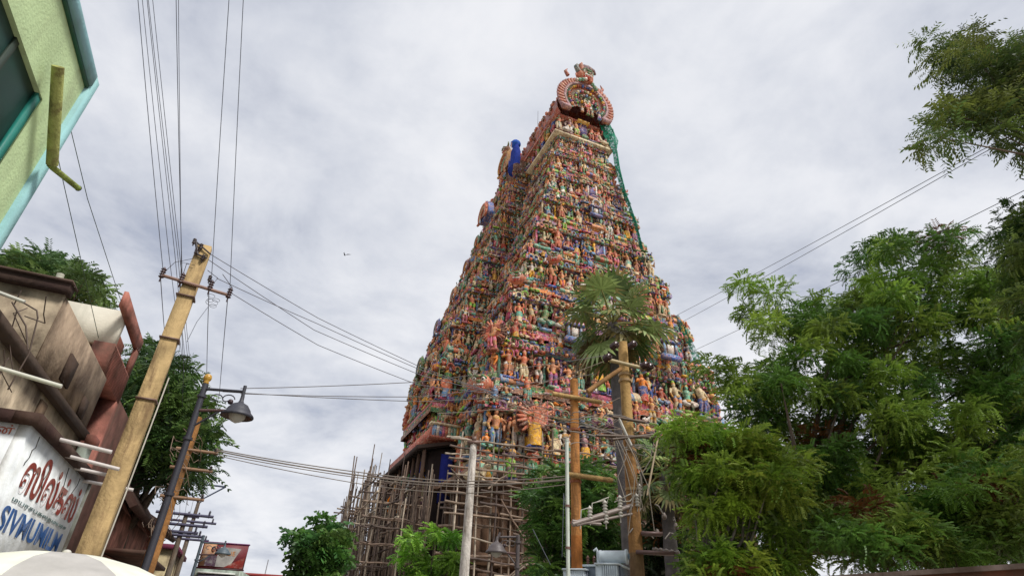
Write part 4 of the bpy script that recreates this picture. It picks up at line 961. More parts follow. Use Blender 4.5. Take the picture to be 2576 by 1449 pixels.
lamp_post('dark ornamental street lamp with a gold ball finial and a hanging bell shade', 440, 1200, 962, 11.0, ((613,985), (607,1010), (591,1046)), 1.0, lin(58,58,66), True)
lamp_post('distant street lamp whose bell shade hangs before the red hoarding', 497, 1400, 1345, 23.0, ((566,1368), (564,1378), (556,1392)), .9, lin(84,96,104), False)
lamp_post('small street lamp with a grey dome shade standing before the scaffold', 1301, 1440, 1345, 15.0, ((1258,1350), (1250,1360), (1240,1388)), .85, lin(92,84,84), False)

# brown second pole
B1 = pole_base(430, 1250, 13.0); zt = P(500, 1050, 13.0)[2]
r1 = thing('concrete_pole', 'brownish service pole with coils of cable behind the street lamp post', 'power pole', B1)
mb = MB(); mb.tube([[0, 0, -.05], [0, 0, zt*.5], [0, 0, zt]], [.15, .14, .115], lin(158,112,66), 8); mb.build('shaft', M['conc'], r1, True)
mb = MB()
for k in range(26):
    z = zt - U(.3, 2.4); a0_, a1_ = U(0, 6.28), U(1.0, 3.2); t = np.linspace(0, a1_, 7); rr_ = U(.15, .42)
    mb.tube(np.stack([np.array([rr_*math.cos(a0_+q)*.9, rr_*math.sin(a0_+q)*.9, z - .25*q*U(.2, .9)]) for q in t]), .008, lin(126,108,92)*U(.6, 1.3), 4)
mb.build('cable_coil', M['wire'], r1)
for dz in (.75, 1.15, 1.75):
    mb = MB(); mb.tube([[-.15, -.16, zt-dz], np.array([-.15, -.16, zt-dz]) + E1*.85], .035, lin(140,108,80), 5); mb.build('crossarm', M['metal'], r1)
    insulator('insulator', np.array([-.15, -.16, zt-dz+.05]) + E1*.8, r1, np.zeros(3), lin(60,44,44), .12, .04)

# far T poles
for (x, yb, yt, Y, arms, lab) in ((436, 1400, 1290, 27, ((1294, 1.9), (1320, 1.7), (1338, 1.2), (1346, 1.6)), 'far power pole with four stacked crossarms beyond the brown pole'),
                                  (458, 1400, 1262, 33, ((1300, .5), (1312, 2.0), (1356, 1.8)), 'farthest power pole topped by a triangular steel bracket')):
    b_ = pole_base(x, yb, Y); zt = P(x + (yb-yt)*.28, yt, Y)[2]; r_ = thing('power_pole', lab, 'power pole', b_)
    mb = MB(); mb.tube([[0, 0, 0], [0, 0, zt]], [.16, .09], lin(118,108,96), 7); mb.build('shaft', M['conc'], r_, True)
    for (ya, wd) in arms:
        za = P(x + (yb-ya)*.28, ya, Y)[2]; mb = MB(); mb.tube([[-wd*.6*E1[0]-.0, -wd*.6*E1[1]-.12, za], [wd*.6*E1[0], wd*.6*E1[1]-.12, za]], .06, lin(72,70,92), 4); mb.build('crossarm', M['metal'], r_)
        for s in (-.5, .5): insulator('insulator', np.array([s*wd*E1[0], s*wd*E1[1]-.12, za+.12]), r_, np.zeros(3), lin(64,60,72), .22, .06)
    if Y == 33:
        mb = MB(); w_ = 1.15; t = np.array([0, -.12, zt])
        mb.tube([t-E1*w_+[0, 0, .9], t+E1*w_+[0, 0, .9]], .05, lin(74,84,104), 4); mb.tube([t-E1*w_+[0, 0, .9], t, t+E1*w_+[0, 0, .9]], .045, lin(74,84,104), 4); mb.build('top_bracket', M['metal'], r_)

# white slim pole, thin steel pole
b_ = pole_base(1178, 1300, 14.5); zt = P(1190, 1118, 14.5)[2]
r_ = thing('concrete_pole', 'slim whitewashed concrete pole with a rusty cap before the bamboo scaffold', 'power pole', b_)
mb = MB(); mb.tube([[0, 0, 0], [0, 0, zt*.5], [0, 0, zt]], [.12, .11, .085], lin(224,216,206), 8); mb.build('shaft', M['conc'], r_, True)
mb = MB(); mb.box((-.16, -.1, zt), (.16, .1, zt+.08), RUST); mb.box((-.05, -.05, zt+.08), (.06, .06, zt+.2), RUST); mb.build('cap', M['metal'], r_)
b_ = pole_base(1428, 1300, 11.0); zt = P(1427, 1110, 11.0)[2]
mb = MB(); mb.tube([[0, 0, 0], [0, 0, zt]], .034, lin(206,212,200), 8); mb.tube([[0, 0, zt], [0, 0, zt+.03]], .04, lin(180,186,176), 8)
for z in (2.9, 3.6): mb.tube([[0, 0, z], [0, 0, z+.04]], .045, lin(120,90,80), 8)
solo(mb, 'steel_pole', M['metal'], 'thin pale steel pole standing just left of the orange pole', 'pole', None, True, b_)

# wooden double pole with the transformer
BO = pole_base(1448, 1200, 12.4); zo = P(1446, 955, 12.4)[2]
po = thing('wooden_pole', 'orange brown power pole with a short crossarm, left of the thick pole', 'power pole', BO)
mb = MB(); mb.tube([[0, 0, 0], [0, 0, zo*.5], [0, 0, zo]], [.12, .11, .092], np.array([lin(186,118,62), lin(192,132,76)]), 9); mb.build('shaft', M['conc'], po, True)
def bP(x, y, b=BO, off=-.17): return PB(x, y, float(b@E2)+off) - b
for (p, q) in (((1390,990),(1512,1012)), ((1425,1192),(1540,1208))):
    mb = MB(); mb.tube([bP(*p), bP(*q)], .055, lin(178,146,96), 4); mb.build('crossarm', M['conc'], po)
for z in (zo-.5, zo-1.2, zo-2.3, zo-3.1): mb = MB(); mb.tube([[0, 0, z], [0, 0, z+.05]], .125, lin(150,84,44), 9); mb.build('strap', M['metal'], po)
BT = pole_base(1585, 1150, 12.4); zt = P(1563, 862, 12.4)[2]
pt_ = thing('wooden_pole', 'thick weathered power pole topped by an angled crossarm, in front of the palm', 'power pole', BT)
mb = MB(); mb.tube([[0, 0, 0], [0, 0, zt*.4], [0, 0, zt*.7], [0, 0, zt]], [.15, .142, .125, .11], np.array([lin(134,108,78), lin(164,122,76), lin(186,150,96)]), 9); mb.build('shaft', M['conc'], pt_, True)
tP = lambda x, y, off=-.22: PB(x, y, float(BT@E2)+off) - BT
mb = MB(); mb.tube([tP(1530, 905), tP(1640, 932)], .05, lin(176,158,120), 4); mb.build('crossarm', M['metal'], pt_)
mb = MB(); mb.tube([tP(1478, 985), tP(1562, 928)], .055, lin(150,112,72), 5); mb.build('brace', M['conc'], pt_)
for z in (zt-.85, zt-1.0, zt-2.6, zt-3.4): mb = MB(); mb.tube([[0, 0, z], [0, 0, z+.06]], .15, lin(160,128,84), 9); mb.build('strap', M['metal'], pt_)
for (x, y) in ((1527, 900), (1545, 870), (1620, 920), (1632, 924), (1590, 868)): insulator('insulator', tP(x, y, -.3), pt_, np.zeros(3), lin(62,36,34), .22, .085, axis=np.stack([E1, [0, 0, 1.], E2], 1))
for (p, q) in (((1540,1048),(1622,1062)), ((1540,1105),(1655,1092)), ((1500,1095),(1660,1100))):
    mb = MB(); mb.tube([tP(*p), tP(*q)], .035, lin(96,78,64), 4); mb.build('crossarm', M['metal'], pt_)
mb = MB(); mb.tube([tP(1556, 1050), tP(1588, 1120)], .03, lin(200,196,186), 5); mb.tube([tP(1655, 1100), tP(1628, 1245)], .022, lin(180,160,130), 5); mb.build('stay_rod', M['metal'], pt_)
mb = MB()
for k in range(9):
    p = tP(1590+U(-50, 70), 1095+U(-10, 20)); q = tP(1600+U(-30, 50), 1240+U(-80, 110)); md = (p+q)/2 + np.array([U(-.25, .25), 0, U(-.3, .1)])
    mb.tube([p, p+(md-p)*.5+[.05, 0, -.06], md, md+(q-md)*.5, q], .009, lin(150,140,128)*U(.5, 1.2), 4)
for k in range(30):
    t = np.linspace(0, U(2, 5), 9); c0 = tP(1560+U(-110, 90), 1095+U(-55, 45)); r_ = U(.08, .3)
    mb.tube(np.stack([c0 + E1*r_*1.6*math.cos(a) + np.array([0, 0, r_*.45*math.sin(a)]) for a in t]), .008, lin(140,134,128)*U(.5, 1.2), 4)
mb.build('loose_wire', M['wire'], pt_)
# steel beams carried between the two poles, with pin insulators and fuse gear
sw_ = thing('switch_gear', 'steel beam with white pin insulators and fuse arms bolted across the two wooden poles', 'switch gear', (BO+BT)/2)
oc = (BO+BT)/2; sP = lambda x, y, off=-.35: PB(x, y, float(oc@E2)+off) - oc
for (p, q, r_) in (((1440,1318),(1590,1272),.05), ((1450,1320),(1590,1292),.028), ((1440,1310),(1512,1318),.03)):
    mb = MB(); mb.tube([sP(*p), sP(*q)], r_, lin(150,136,128), 4); mb.build('beam', M['metal'], sw_)
for (x, y) in ((1484, 1290), (1522, 1275), (1524, 1300), (1560, 1262), (1560, 1285), (1602, 1258), (1608, 1232)):
    insulator('pin_insulator', sP(x, y), sw_, np.zeros(3), lin(196,190,180), .24, .06)
mb = MB()
for (a, b, c) in (((1487,1300),(1490,1265),(1520,1258)), ((1524,1268),(1532,1250),(1502,1262)), ((1560,1255),(1545,1262),(1590,1240)), ((1600,1240),(1585,1260),(1560,1262)), ((1460,1330),(1462,1282),(1484,1276)), ((1565,1282),(1558,1268),(1552,1250))):
    mb.tube([sP(*a), sP(*b), sP(*c)], .012, lin(176,172,160), 4)
mb.build('jumper_wire', M['wire'], sw_)
for k in range(9):
    fz = MB(); p = sP(1610+U(-10, 95), 1290+U(0, 80), -.3); d = E1*U(-.3, .3) + np.array([0, 0, U(-.1, .3)])
    fz.tube([p, p+d*.6+[0, 0, .06], p+d], .015, lin(160,150,140)*U(.4, 1.1), 4)
    if k % 2: fz.lathe(p, np.array([[.01, -.06], [.05, -.02], [.05, .02], [.02, .08]]), lin(128,114,106), 7)
    fz.build('fuse_arm', M['metal'], sw_)
for (x, y, w_) in ((1612, 1345, .42), (1600, 1392, .75)):
    fz = MB(); fz.box(tuple(sP(x, y)-[0, .1, 0]), tuple(sP(x, y)+[w_, .1, .06]), lin(116,90,86)); fz.build('gear_shelf', M['metal'], sw_)
for k in range(5): fz = MB(); fz.lathe(sP(1648+k*14, 1382+k*2), [[.01, -.05], [.05, -.02], [.055, .03], [.01, .05]], lin(140,126,118), 8); fz.build('pin_insulator', M['porc'], sw_)
# transformer on its platform
tr_o = P(1515, 1449, 11.9); tro = np.array([tr_o[0], tr_o[1], 0]); tr = thing('transformer', 'grey pole mounted transformer with cooling fins and a horizontal oil drum', 'transformer', tro, R(-24))
ca, sa = math.cos(TH+.35), math.sin(TH+.35); zt = P(1505, 1424, 11.7)[2]; G = lin(204,214,220)
mb = MB(); mb.box((-.42, -.3, 1.5), (.62, .5, zt), lin(120,130,142)); mb.box((-.47, -.35, zt), (.67, .55, zt+.05), G); mb.build('tank', M['metal'], tr)
for x0 in (-.95, -.02):
    mb = MB(); top_ = zt - (.08 if x0 < -.5 else -.06)
    mb.box((x0, -.62, 1.4), (x0+.2, -.32, top_-.04), G)
    for k in range(7): mb.box((x0+.22+k*.058, -.66, 1.4), (x0+.25+k*.058, -.34, top_-.06), G)
    mb.box((x0+.2, -.4, 1.4), (x0+.64, -.3, top_-.05), lin(92,100,114)); mb.box((x0-.02, -.68, top_-.04), (x0+.66, -.3, top_), G*1.1)
    mb.build('radiator', M['metal'], tr)
mb = MB(); za = P(1545, 1384, 11.6)[2]; ax = np.array([[0, 0, 1.], [0, 1, 0], [-1, 0, 0]]).T
mb.lathe([.02, -.1, za], [[.0, -.05], [.18, -.04], [.18, .0], [.165, .02], [.165, .7], [.195, .7], [.2, .75], [.0, .75]], G, 18, np.array([[0, 0, 1.], [0, 1., 0], [-1., 0, 0]]))
mb.tube([[.05, -.1, zt], [.05, -.1, za-.1]], .05, G, 8); mb.tube([[.55, -.1, zt], [.55, -.1, za-.1]], .04, G, 8)
mb.tube([[-.05, -.15, zt], [-.06, -.15, za+.1], [-.1, -.2, za+.2], [-.17, -.22, za+.14]], [.05, .05, .045, .03], G, 8)
mb.lathe([.80, -.1, za], [[0, 0], [.09, .005], [.09, .02], [0, .03]], lin(84,110,124), 12, np.array([[0, 0, 1.], [0, 1., 0], [-1., 0, 0]]))
mb.build('oil_drum', M['metal'], tr, True)
for k in range(3):
    insulator('bushing', np.array([-.38+k*.17, -.1+k*.06, zt+.16]), tr, np.zeros(3), lin(104,64,52), .26, .055)
mb = MB(); mb.box((-1.1, -.75, 1.2), (1.1, .6, 1.4), lin(96,92,90)); 
for x in (-1.0, .95): mb.box((x, -.1, -zt*.34/.66), (x+.12, .02, 1.2), lin(96,92,90))
mb.build('platform', M['metal'], tr)
tr.scale = (.66, .66, .66); tr.location.z = zt*.34
# ------------------------------------------------------------------ left hand buildings (street frame: a across, b along, z up)
def sbox(mb, lo, hi, c, org): mb.box(np.array(lo)-[org[0], org[1], 0], np.array(hi)-[org[0], org[1], 0], c)
def bld(name, label, org, cat='building'): return thing(name, label, cat, E1*org[0]+E2*org[1], TH)

# pale green house, top left
og = (-5, 3); gh = bld('green_house', 'pale green plastered house corner with a dark green shuttered opening, upper left', og)
LG = lin(200,222,170)
mb = MB(); b1_, top = 6.5, 7.16
mb.prism(np.array([[-3.35, b_, z_] for b_, z_ in ((-4, 6.143), (5.797, 6.143), (5.797, 0), (b1_-.162, 0), (b1_-.162, top-.2), (-4, top-.2))])-[og[0], og[1], 0], np.array([.35, 0, 0]), LG); sbox(mb, (-3.35, -4, 0), (-3.0, 5.797, 3.597), LG, og)
sbox(mb, (-8, b1_-.3, 0), (-3.352, b1_-.163, top-.2), LG, og); mb.build('wall', M['wall'], gh)
mb = MB(); sbox(mb, (-8, b1_-.158, 0), (-2.955, b1_, top), lin(150,196,196), og); mb.build('corner_band', M['wall'], gh)
mb = MB(); sbox(mb, (-8, -4, top-.19), (-2.94, b1_-.16, top-.02), lin(150,196,200), og); sbox(mb, (-3.0, -4, top-.235), (-2.965, b1_-.16, top-.2), lin(64,110,92), og); mb.build('roof_band', M['wall'], gh)
wn = MB(); sbox(wn, (-3.12, -4, 3.6), (-3.05, 5.795, 6.14), lin(14,62,54), og)
sbox(wn, (-3.05, 5.7, 3.6), (-3.012, 5.795, 6.14), lin(30,120,108), og); sbox(wn, (-3.05, 5.0, 3.6), (-3.03, 5.08, 6.14), lin(40,54,44), og); wn.build('shutter', M['metal'], gh)
mb = MB(); q0, q1 = PA(146, 168, -2.88), PA(131, 415, -2.85); q2 = PB(197, 474, 6.72)
mb.tube(np.array([ABZ(q0), ABZ(q0*.5+q1*.5), ABZ(q1)])-[og[0], og[1], 0], .055, lin(164,168,100), 12)
mb.tube(np.array([ABZ(q1), ABZ(q1*.93+q2*.07)-[0, 0, .02], ABZ(q2)])-[og[0], og[1], 0], [.05, .034, .032], lin(158,176,92), 10)
mb.tube(np.array([ABZ(q2), ABZ(q2+(q2-q1)*.02)])-[og[0], og[1], 0], [.036, .034], lin(60,52,50), 10)
mb.build('drain_spout', M['conc'], gh, True)

# stained old building
oo = (-6, 8); ob_ = bld('old_building', 'weathered flat roofed building with black water stains and a red brown balcony fin', oo)
CR = lin(206,188,160); RB = lin(172,112,98)
mb = MB(); sbox(mb, (-8.5, 2.6, 0), (-3.02, 12.0, 4.16), CR, oo); sbox(mb, (-8.5, 8.6, 4.30), (-3.0, 12.0, 5.26), CR*.95, oo); mb.build('wall', M['wallold'], ob_)
mb = MB(); sbox(mb, (-8.5, 2.5, 4.163), (-2.93, 12.1, 4.297), lin(82,68,58), oo); sbox(mb, (-3.017, 2.6, 3.45), (-2.96, 12.02, 3.55), lin(92,80,68), oo); mb.build('ledge', M['wallold'], ob_)
mb = MB(); sbox(mb, (-8.6, 8.50, 5.263), (-2.96, 8.72, 5.40), lin(70,54,50), oo); sbox(mb, (-8.6, 8.46, 5.4), (-2.94, 8.76, 5.43), lin(96,78,70), oo)
mb.build('roof_edge', M['wallold'], ob_)
mb = MB(); sbox(mb, (-3.0, 8.66, 4.3), (-2.988, 11.98, 5.24), lin(166,146,124), oo); mb.build('stained_facade', M['wallold'], ob_)
mb = MB(); sbox(mb, (-3.0, 12.003, 1.8), (-2.86, 12.35, 4.1), lin(196,206,190), oo); sbox(mb, (-2.93, 11.96, 4.1), (-2.8, 12.4, 4.25), RB, oo)
for z in (2.3, 2.9, 3.5): sbox(mb, (-3.01, 11.98, z), (-2.84, 12.37, z+.06), lin(150,120,112), oo)
mb.build('window_frame', M['wall'], ob_)
for (p, q, r_) in (((-14, 732), (62, 760), .02), ((-14, 922), (155, 972), .022)):
    mb = MB(); b = 7.0; mb.tube(np.array([ABZ(PB(*p, b)), ABZ(PB(*q, b))])-[oo[0], oo[1], 0], r_, lin(206,204,190), 6); mb.build('tube_lamp', M['metal'], ob_)
mb = MB(); mb.tube(np.array([ABZ(PB(140, 722, 9.2)), ABZ(PB(153, 690, 9.2))])-[oo[0], oo[1], 0], .05, lin(206,204,186), 8); mb.build('vent_pipe', M['wall'], ob_)
oo3 = np.array([oo[0], oo[1], 0])
for k in range(6):
    b = U(7, 11.5); z = U(3.6, 5.0); wire([np.array([-2.96, b, z]) + np.array([0, U(-.2, .2)*i, -U(.08, .18)*i]) for i in range(4)], oo3, .007, lin(84,70,62), ob_)
for (p, q, b) in (((60,762),(95,800),7.0), ((95,800),(20,980),7.1), ((30,760),(70,880),7.0)): wire([ABZ(PB(*p, b)), ABZ(PB((p[0]+q[0])/2+15, (p[1]+q[1])/2, b)), ABZ(PB(*q, b))], oo3, .008, lin(84,70,62), ob_)
for (lo, w_, h_, cc) in (((-2.988, 9.7, 4.45), .45, .4, lin(64,52,46)), ((-2.988, 11.1, 4.35), .35, .3, lin(76,62,54)), ((-3.018, 9.5, 3.6), .3, .48, lin(120,100,80))):
    mb = MB(); sbox(mb, lo, (lo[0]+.03, lo[1]+w_, lo[2]+h_), cc, oo); mb.build('wall_patch', M['wallold'], ob_)

# painted sign board with lettering
os_ = (-2.6, 8); sg = bld('painted_sign', 'white painted shop sign with red Tamil lettering over a blue row, cracked and faded', os_, 'sign')
mb = MB(); sbox(mb, (-2.72, 8.31, 1.7), (-2.6, 11.85, 3.45), lin(232,236,236), os_); sbox(mb, (-4.6, 8.31, 1.7), (-2.722, 8.43, 3.45), lin(232,236,236), os_); mb.build('board', M['paint'], sg)
mb = MB(); sbox(mb, (-2.78, 8.2, 3.453), (-2.52, 11.95, 3.58), lin(66,48,44), os_); sbox(mb, (-4.7, 8.2, 3.453), (-2.783, 8.5, 3.58), lin(66,48,44), os_); sbox(mb, (-2.76, 11.853, 1.7), (-2.57, 11.95, 3.45), lin(206,214,200), os_); mb.build('frame', M['wallold'], sg)
def text(body, b, z, h, wscale, col, parent, name='lettering', off=.006, a=-2.6, org=os_, rot=(R(90), 0, R(90)), mat='paint', fit=None, bold=0):
    cu = bpy.data.curves.new('t', 'FONT'); cu.body = body; cu.size = h; cu.extrude = .002; cu.offset = bold; cu.resolution_u = 4
    cu.align_x = 'LEFT'; to = bpy.data.objects.new('t', cu); COL.objects.link(to); bpy.context.view_layer.update()
    me = bpy.data.meshes.new_from_object(to.evaluated_get(bpy.context.evaluated_depsgraph_get()))
    bpy.data.objects.remove(to); bpy.data.curves.remove(cu)
    if fit:
        co = np.zeros(len(me.vertices)*3); me.vertices.foreach_get('co', co); co = co.reshape(-1, 3); lo, hi = co.min(0), co.max(0)
        co[:, 0] = (co[:, 0]-lo[0])/(hi[0]-lo[0])*fit[0]; co[:, 1] = (co[:, 1]-lo[1])/(hi[1]-lo[1])*fit[1]; me.vertices.foreach_set('co', co.ravel())
    ca_ = me.color_attributes.new('Col', 'FLOAT_COLOR', 'CORNER'); n = len(me.loops)
    ca_.data.foreach_set('color', np.tile(np.append(col, 1).astype(np.float32), n))
    me.materials.clear(); me.materials.append(M[mat])
    o = bpy.data.objects.new(name, me); COL.objects.link(o); o.parent = parent
    o.location = (a-org[0]+off, b-org[1], z); o.rotation_euler = rot; o.scale = (wscale, 1, 1)
    return o
RED = lin(150,62,52); BLU = lin(48,96,160)
for tx, a_, z_, fw, fh in (('ரன்', -3.0, 3.30, .26, .13), ('ா்', -3.0, 3.13, .16, .1), ('ன்', -3.02, 2.95, .15, .1), ('ா', -3.05, 2.7, .1, .12)):
    o = text(tx, 8.3, z_, .3, 1, lin(176,80,44), sg, rot=(R(90), 0, 0), fit=(fw, fh)); o.location = (a_-os_[0], 8.304-os_[1], z_)
text('ஸில்க்ஸ்', 8.75, 2.80, .78, 1, RED, sg, fit=(2.95, .52), bold=.018)
text('SIVMUMILM', 8.62, 2.36, .52, 1, BLU, sg, fit=(2.9, .27), bold=.01)
text('மயரசபகலதமயரச', 8.75, 2.67, .1, 1, lin(96,124,124), sg, fit=(2.8, .06))
for bb, z in ((8.7, 3.42), (9.6, 3.3), (10.4, 3.4), (11.2, 3.4)):
    p = np.array([-2.596, bb, z]); pts = [p]
    for k in range(6): p = p + np.array([0, U(-.08, .08), -U(.03, .1)]); pts.append(p)
    mb = MB(); mb.tube(np.array(pts)-[os_[0], os_[1], 0], .006, lin(56,52,46), 4); mb.build('crack', M['paint'], sg)
for k, (p, q) in enumerate((((140,1093),(281,1137)), ((168,1137),(300,1180)), ((193,1170),(310,1203)), ((214,1203),(335,1232)))):
    b = 9.2 + k*.75; mb = MB(); p_ = ABZ(PB(*p, b)); q_ = ABZ(PB(*q, b)); mb.tube(np.array([p_-[.12, 0, .03], q_])-[os_[0], os_[1], 0], .026, lin(208,200,194), 7); mb.build('support_rod', M['metal'], sg, True)

# house with a red brick balcony and a framed porch, next along the street
RB = lin(172, 112, 98); of_ = (-4.5, 14); fh = bld('balcony_house', 'house with red brick balcony parapet, framed porch and white side wall beside the ochre pole', of_)
mb = MB(); sbox(mb, (-8, 12.42, 0), (-3.46, 17.5, 5.9), lin(120,84,74), of_); mb.build('wall', M['wallold'], fh)
mb = MB(); sbox(mb, (-4.4, 12.2, 5.97), (-3.17, 12.4, 6.69), lin(228,222,204), of_); mb.build('side_wall', M['wall'], fh)
mb = MB(); sbox(mb, (-3.45, 12.05, 5.36), (-3.1, 13.94, 5.96), RB, of_)
for k in range(16): sbox(mb, (-3.098, 12.1, 5.38+k*.036), (-3.094, 13.92, 5.388+k*.036), RB*.6, of_)
for k in range(9): sbox(mb, (-3.092, 12.2+k*.2, 5.37), (-3.09, 12.215+k*.2, 5.95), RB*.62, of_)
mb.build('balcony_parapet', M['wallold'], fh)
mb = MB(); sbox(mb, (-3.17, 11.5, 6.5), (-3.1, 13.95, 6.8), RB*1.05, of_); sbox(mb, (-3.17, 13.65, 5.963), (-3.1, 13.95, 6.497), RB, of_); sbox(mb, (-3.42, 13.7, 0), (-3.1, 13.95, 5.357), RB*.85, of_); sbox(mb, (-3.42, 12.06, 3.3), (-3.12, 13.697, 3.6), RB*.9, of_); mb.build('porch_frame', M['wallold'], fh)
mb = MB(); sbox(mb, (-3.6, 12.42, 5.903), (-3.4, 13.9, 6.6), lin(128,78,64), of_); mb.build('porch_back', M['wallold'], fh)
mb = MB(); sbox(mb, (-3.455, 12.5, 3.7), (-3.44, 13.6, 5.2), lin(70,44,38), of_); sbox(mb, (-3.44, 12.9, 3.7), (-3.42, 12.96, 5.2), lin(150,140,124), of_); mb.build('window', M['wall'], fh)

# salmon plastered house beyond, with brown sheet roof
o2 = (-4.5, 15); hs = bld('street_house', 'salmon plastered house with a brown sheet roof between the leaning poles', o2)
PK = lin(192,134,116)
mb = MB(); sbox(mb, (-8, 18.3, 0), (-3.3, 26, 4.1), PK, o2); mb.prism(np.array([[-8, 18.3, 4.1], [-3.3, 18.3, 4.1], [-4.1, 18.3, 5.2], [-6.2, 18.3, 5.8], [-8, 18.3, 5.0]])-[o2[0], o2[1], 0], np.array([0, 8, 0]), PK); mb.build('wall', M['wallold'], hs)
mb = MB(); mb.prism(np.array([[-2.9, 18.1, 3.95], [-4.1, 18.1, 5.35], [-6.2, 18.1, 6.0], [-6.2, 18.1, 6.1], [-4.0, 18.1, 5.47], [-2.75, 18.1, 4.05]])-[o2[0], o2[1], 0], np.array([0, 8.5, 0]), lin(74,52,46)); mb.build('roof', M['wallold'], hs)
mb = MB(); sbox(mb, (-3.3, 18.6, 2.95), (-2.3, 25, 3.05), lin(84,60,52), o2); sbox(mb, (-3.29, 19, 1.4), (-3.2, 21.5, 2.8), lin(60,44,40), o2); mb.build('awning', M['wallold'], hs)
o3_ = (-4.5, 26); h3 = bld('street_house', 'brown red house gable farther down the street below the crossarms', o3_)
mb = MB(); sbox(mb, (-10, 27, 0), (-3.6, 32, 4.6), lin(150,92,78), o3_); sbox(mb, (-3.6, 28, 2.4), (-3.4, 31, 3.8), lin(190,176,160), o3_); mb.build('wall', M['wallold'], h3)
mb = MB(); mb.prism(np.array([[-3.0, 26.7, 4.5], [-5.5, 26.7, 5.7], [-10.3, 26.7, 5.9], [-10.3, 26.7, 6.05], [-5.4, 26.7, 5.85], [-2.9, 26.7, 4.62]])-[o3_[0], o3_[1], 0], np.array([0, 5.6, 0]), lin(70,52,52)); mb.build('roof', M['wallold'], h3)
o4 = (-3, 34); h4 = bld('shop_house', 'small cream shop front with orange and yellow boards under a maroon edge', o4)
mb = MB(); sbox(mb, (-9, 33, 0), (-3.0, 40, 4.3), lin(206,190,150), o4); mb.build('wall', M['wallold'], h4)
mb = MB(); sbox(mb, (-9.2, 32.8, 4.3), (-2.8, 40.2, 4.5), lin(110,50,72), o4); mb.build('roof_edge', M['wall'], h4)
for (a0_, z0_, a1_, z1_, cc) in ((-6.4, 3.0, -5.2, 3.6, lin(204,84,52)), (-6.8, 2.2, -5.0, 2.95, lin(222,176,76)), (-4.8, 3.2, -3.6, 4.1, lin(222,214,190)), (-8.2, 2.4, -7.1, 3.7, lin(190,180,160))):
    mb = MB(); sbox(mb, (a0_, 32.9, z0_), (a1_, 32.997, z1_), cc, o4); mb.build('sign_panel', M['paint'], h4)
mb = MB(); sbox(mb, (-6.5, 32.88, 2.5), (-5.4, 32.9, 2.7), lin(196,104,40), o4); sbox(mb, (-6.1, 32.88, 3.2), (-5.4, 32.9, 3.4), lin(226,190,150), o4); mb.build('sign_stripe', M['paint'], h4)

# red hoarding over a pale shop
ph = P(548, 1449, 26); hp = np.array([ph[0], ph[1], 0]); hb = thing('billboard', 'red bordered advertising hoarding showing a woman beside orange lettering on white', 'billboard', hp, R(14))
zt, zb_ = P(548, 1366, 26)[2], P(548, 1428, 26)[2]; hw = .86
mb = MB(); mb.box((-hw, 0, zb_), (hw, .16, zt), lin(112,44,50)); mb.box((-hw-.03, -.02, zt), (hw+.03, .2, zt+.04), lin(112,40,96)); mb.box((-hw-.03, -.02, zb_-.05), (hw+.03, .18, zb_), lin(70,24,30)); mb.build('frame', M['metal'], hb)
mb = MB(); hh = zt-zb_; mb.prism(np.array([[-hw*.36, -.005, zb_+.05*hh], [hw*.36, -.005, zb_+.05*hh], [hw*.72, -.005, zb_+.82*hh], [-hw*.2, -.005, zb_+.86*hh]]), np.array([0, .004, 0]), lin(170,166,160)); mb.box((-hw*.95, -.004, zb_+.05*hh), (-hw*.4, -.0015, zb_+.95*hh), lin(186,140,104)); mb.build('poster', M['paint'], hb)
mb = MB(); x = -hw*.5; mb.ell([x, -.01, zb_+.74*hh], [.085, .012, .115], lin(44,30,34), 10, 7); mb.ell([x+.01, -.022, zb_+.71*hh], [.058, .01, .075], lin(150,98,76), 10, 7)
mb.prism(np.array([[x-.2, -.02, zb_+.06*hh], [x+.22, -.02, zb_+.06*hh], [x+.2, -.02, zb_+.45*hh], [x+.06, -.02, zb_+.56*hh], [x-.07, -.02, zb_+.56*hh], [x-.19, -.02, zb_+.42*hh]]), np.array([0, .008, 0]), lin(84,62,78)); mb.build('portrait', M['paint'], hb)
text('ALIE', 0, 0, .24, 1.0, lin(206,128,48), hb, a=0, org=(0, 0), off=0, rot=(R(90), 0, 0)).location = (-.02, -.012, zb_+.52*hh)
mb = MB(); mb.prism(np.array([[.1, -.008, zb_+.03*hh], [hw*.97, -.008, zb_+.03*hh], [hw*.97, -.008, zb_+.5*hh]]), np.array([0, .003, 0]), lin(140,48,40)); mb.build('red_corner', M['paint'], hb)
pz = P(545, 1449, 28); op = np.array([pz[0], pz[1], 0]); sh = thing('shop_house', 'pale green shop building with dark shutters beneath the red hoarding', 'building', op, R(14))
mb = MB(); mb.box((-1.0, -.2, 0), (.85, 4, P(545, 1424, 27)[2]), lin(176,190,176)); mb.build('wall', M['wallold'], sh)
mb = MB(); z_ = P(545, 1440, 27)[2]; mb.box((-.7, -.26, 1.5), (.55, -.2, z_), lin(76,70,84)); mb.box((-.75, -.3, z_), (.75, -.2, z_+.06), lin(226,226,220)); mb.build('shutter', M['metal'], sh)
pz = P(640, 1449, 40); low = thing('shop_house', 'low red roofed shop far along the street, right of the hoarding', 'building', (pz[0], pz[1], 0), R(14))
mb = MB(); mb.box((-1.6, 0, 0), (1.7, 5, pz[2]-.0), lin(150,110,100)); mb.build('wall', M['wallold'], low); mb = MB(); mb.box((-1.7, -.2, pz[2]), (1.8, 5.2, pz[2]+.16), lin(150,60,58)); mb.build('roof', M['wall'], low)
# thin masts along the far street
b_ = P(672, 1420, 40); mb = MB(); mb.tube([[0, 0, 0], [0, 0, b_[2]+.3]], .03, lin(150,150,156), 5); solo(mb, 'thin_mast', M['metal'], 'thin far mast standing alone right of the hoarding', 'mast', None, False, (b_[0], b_[1], 0))

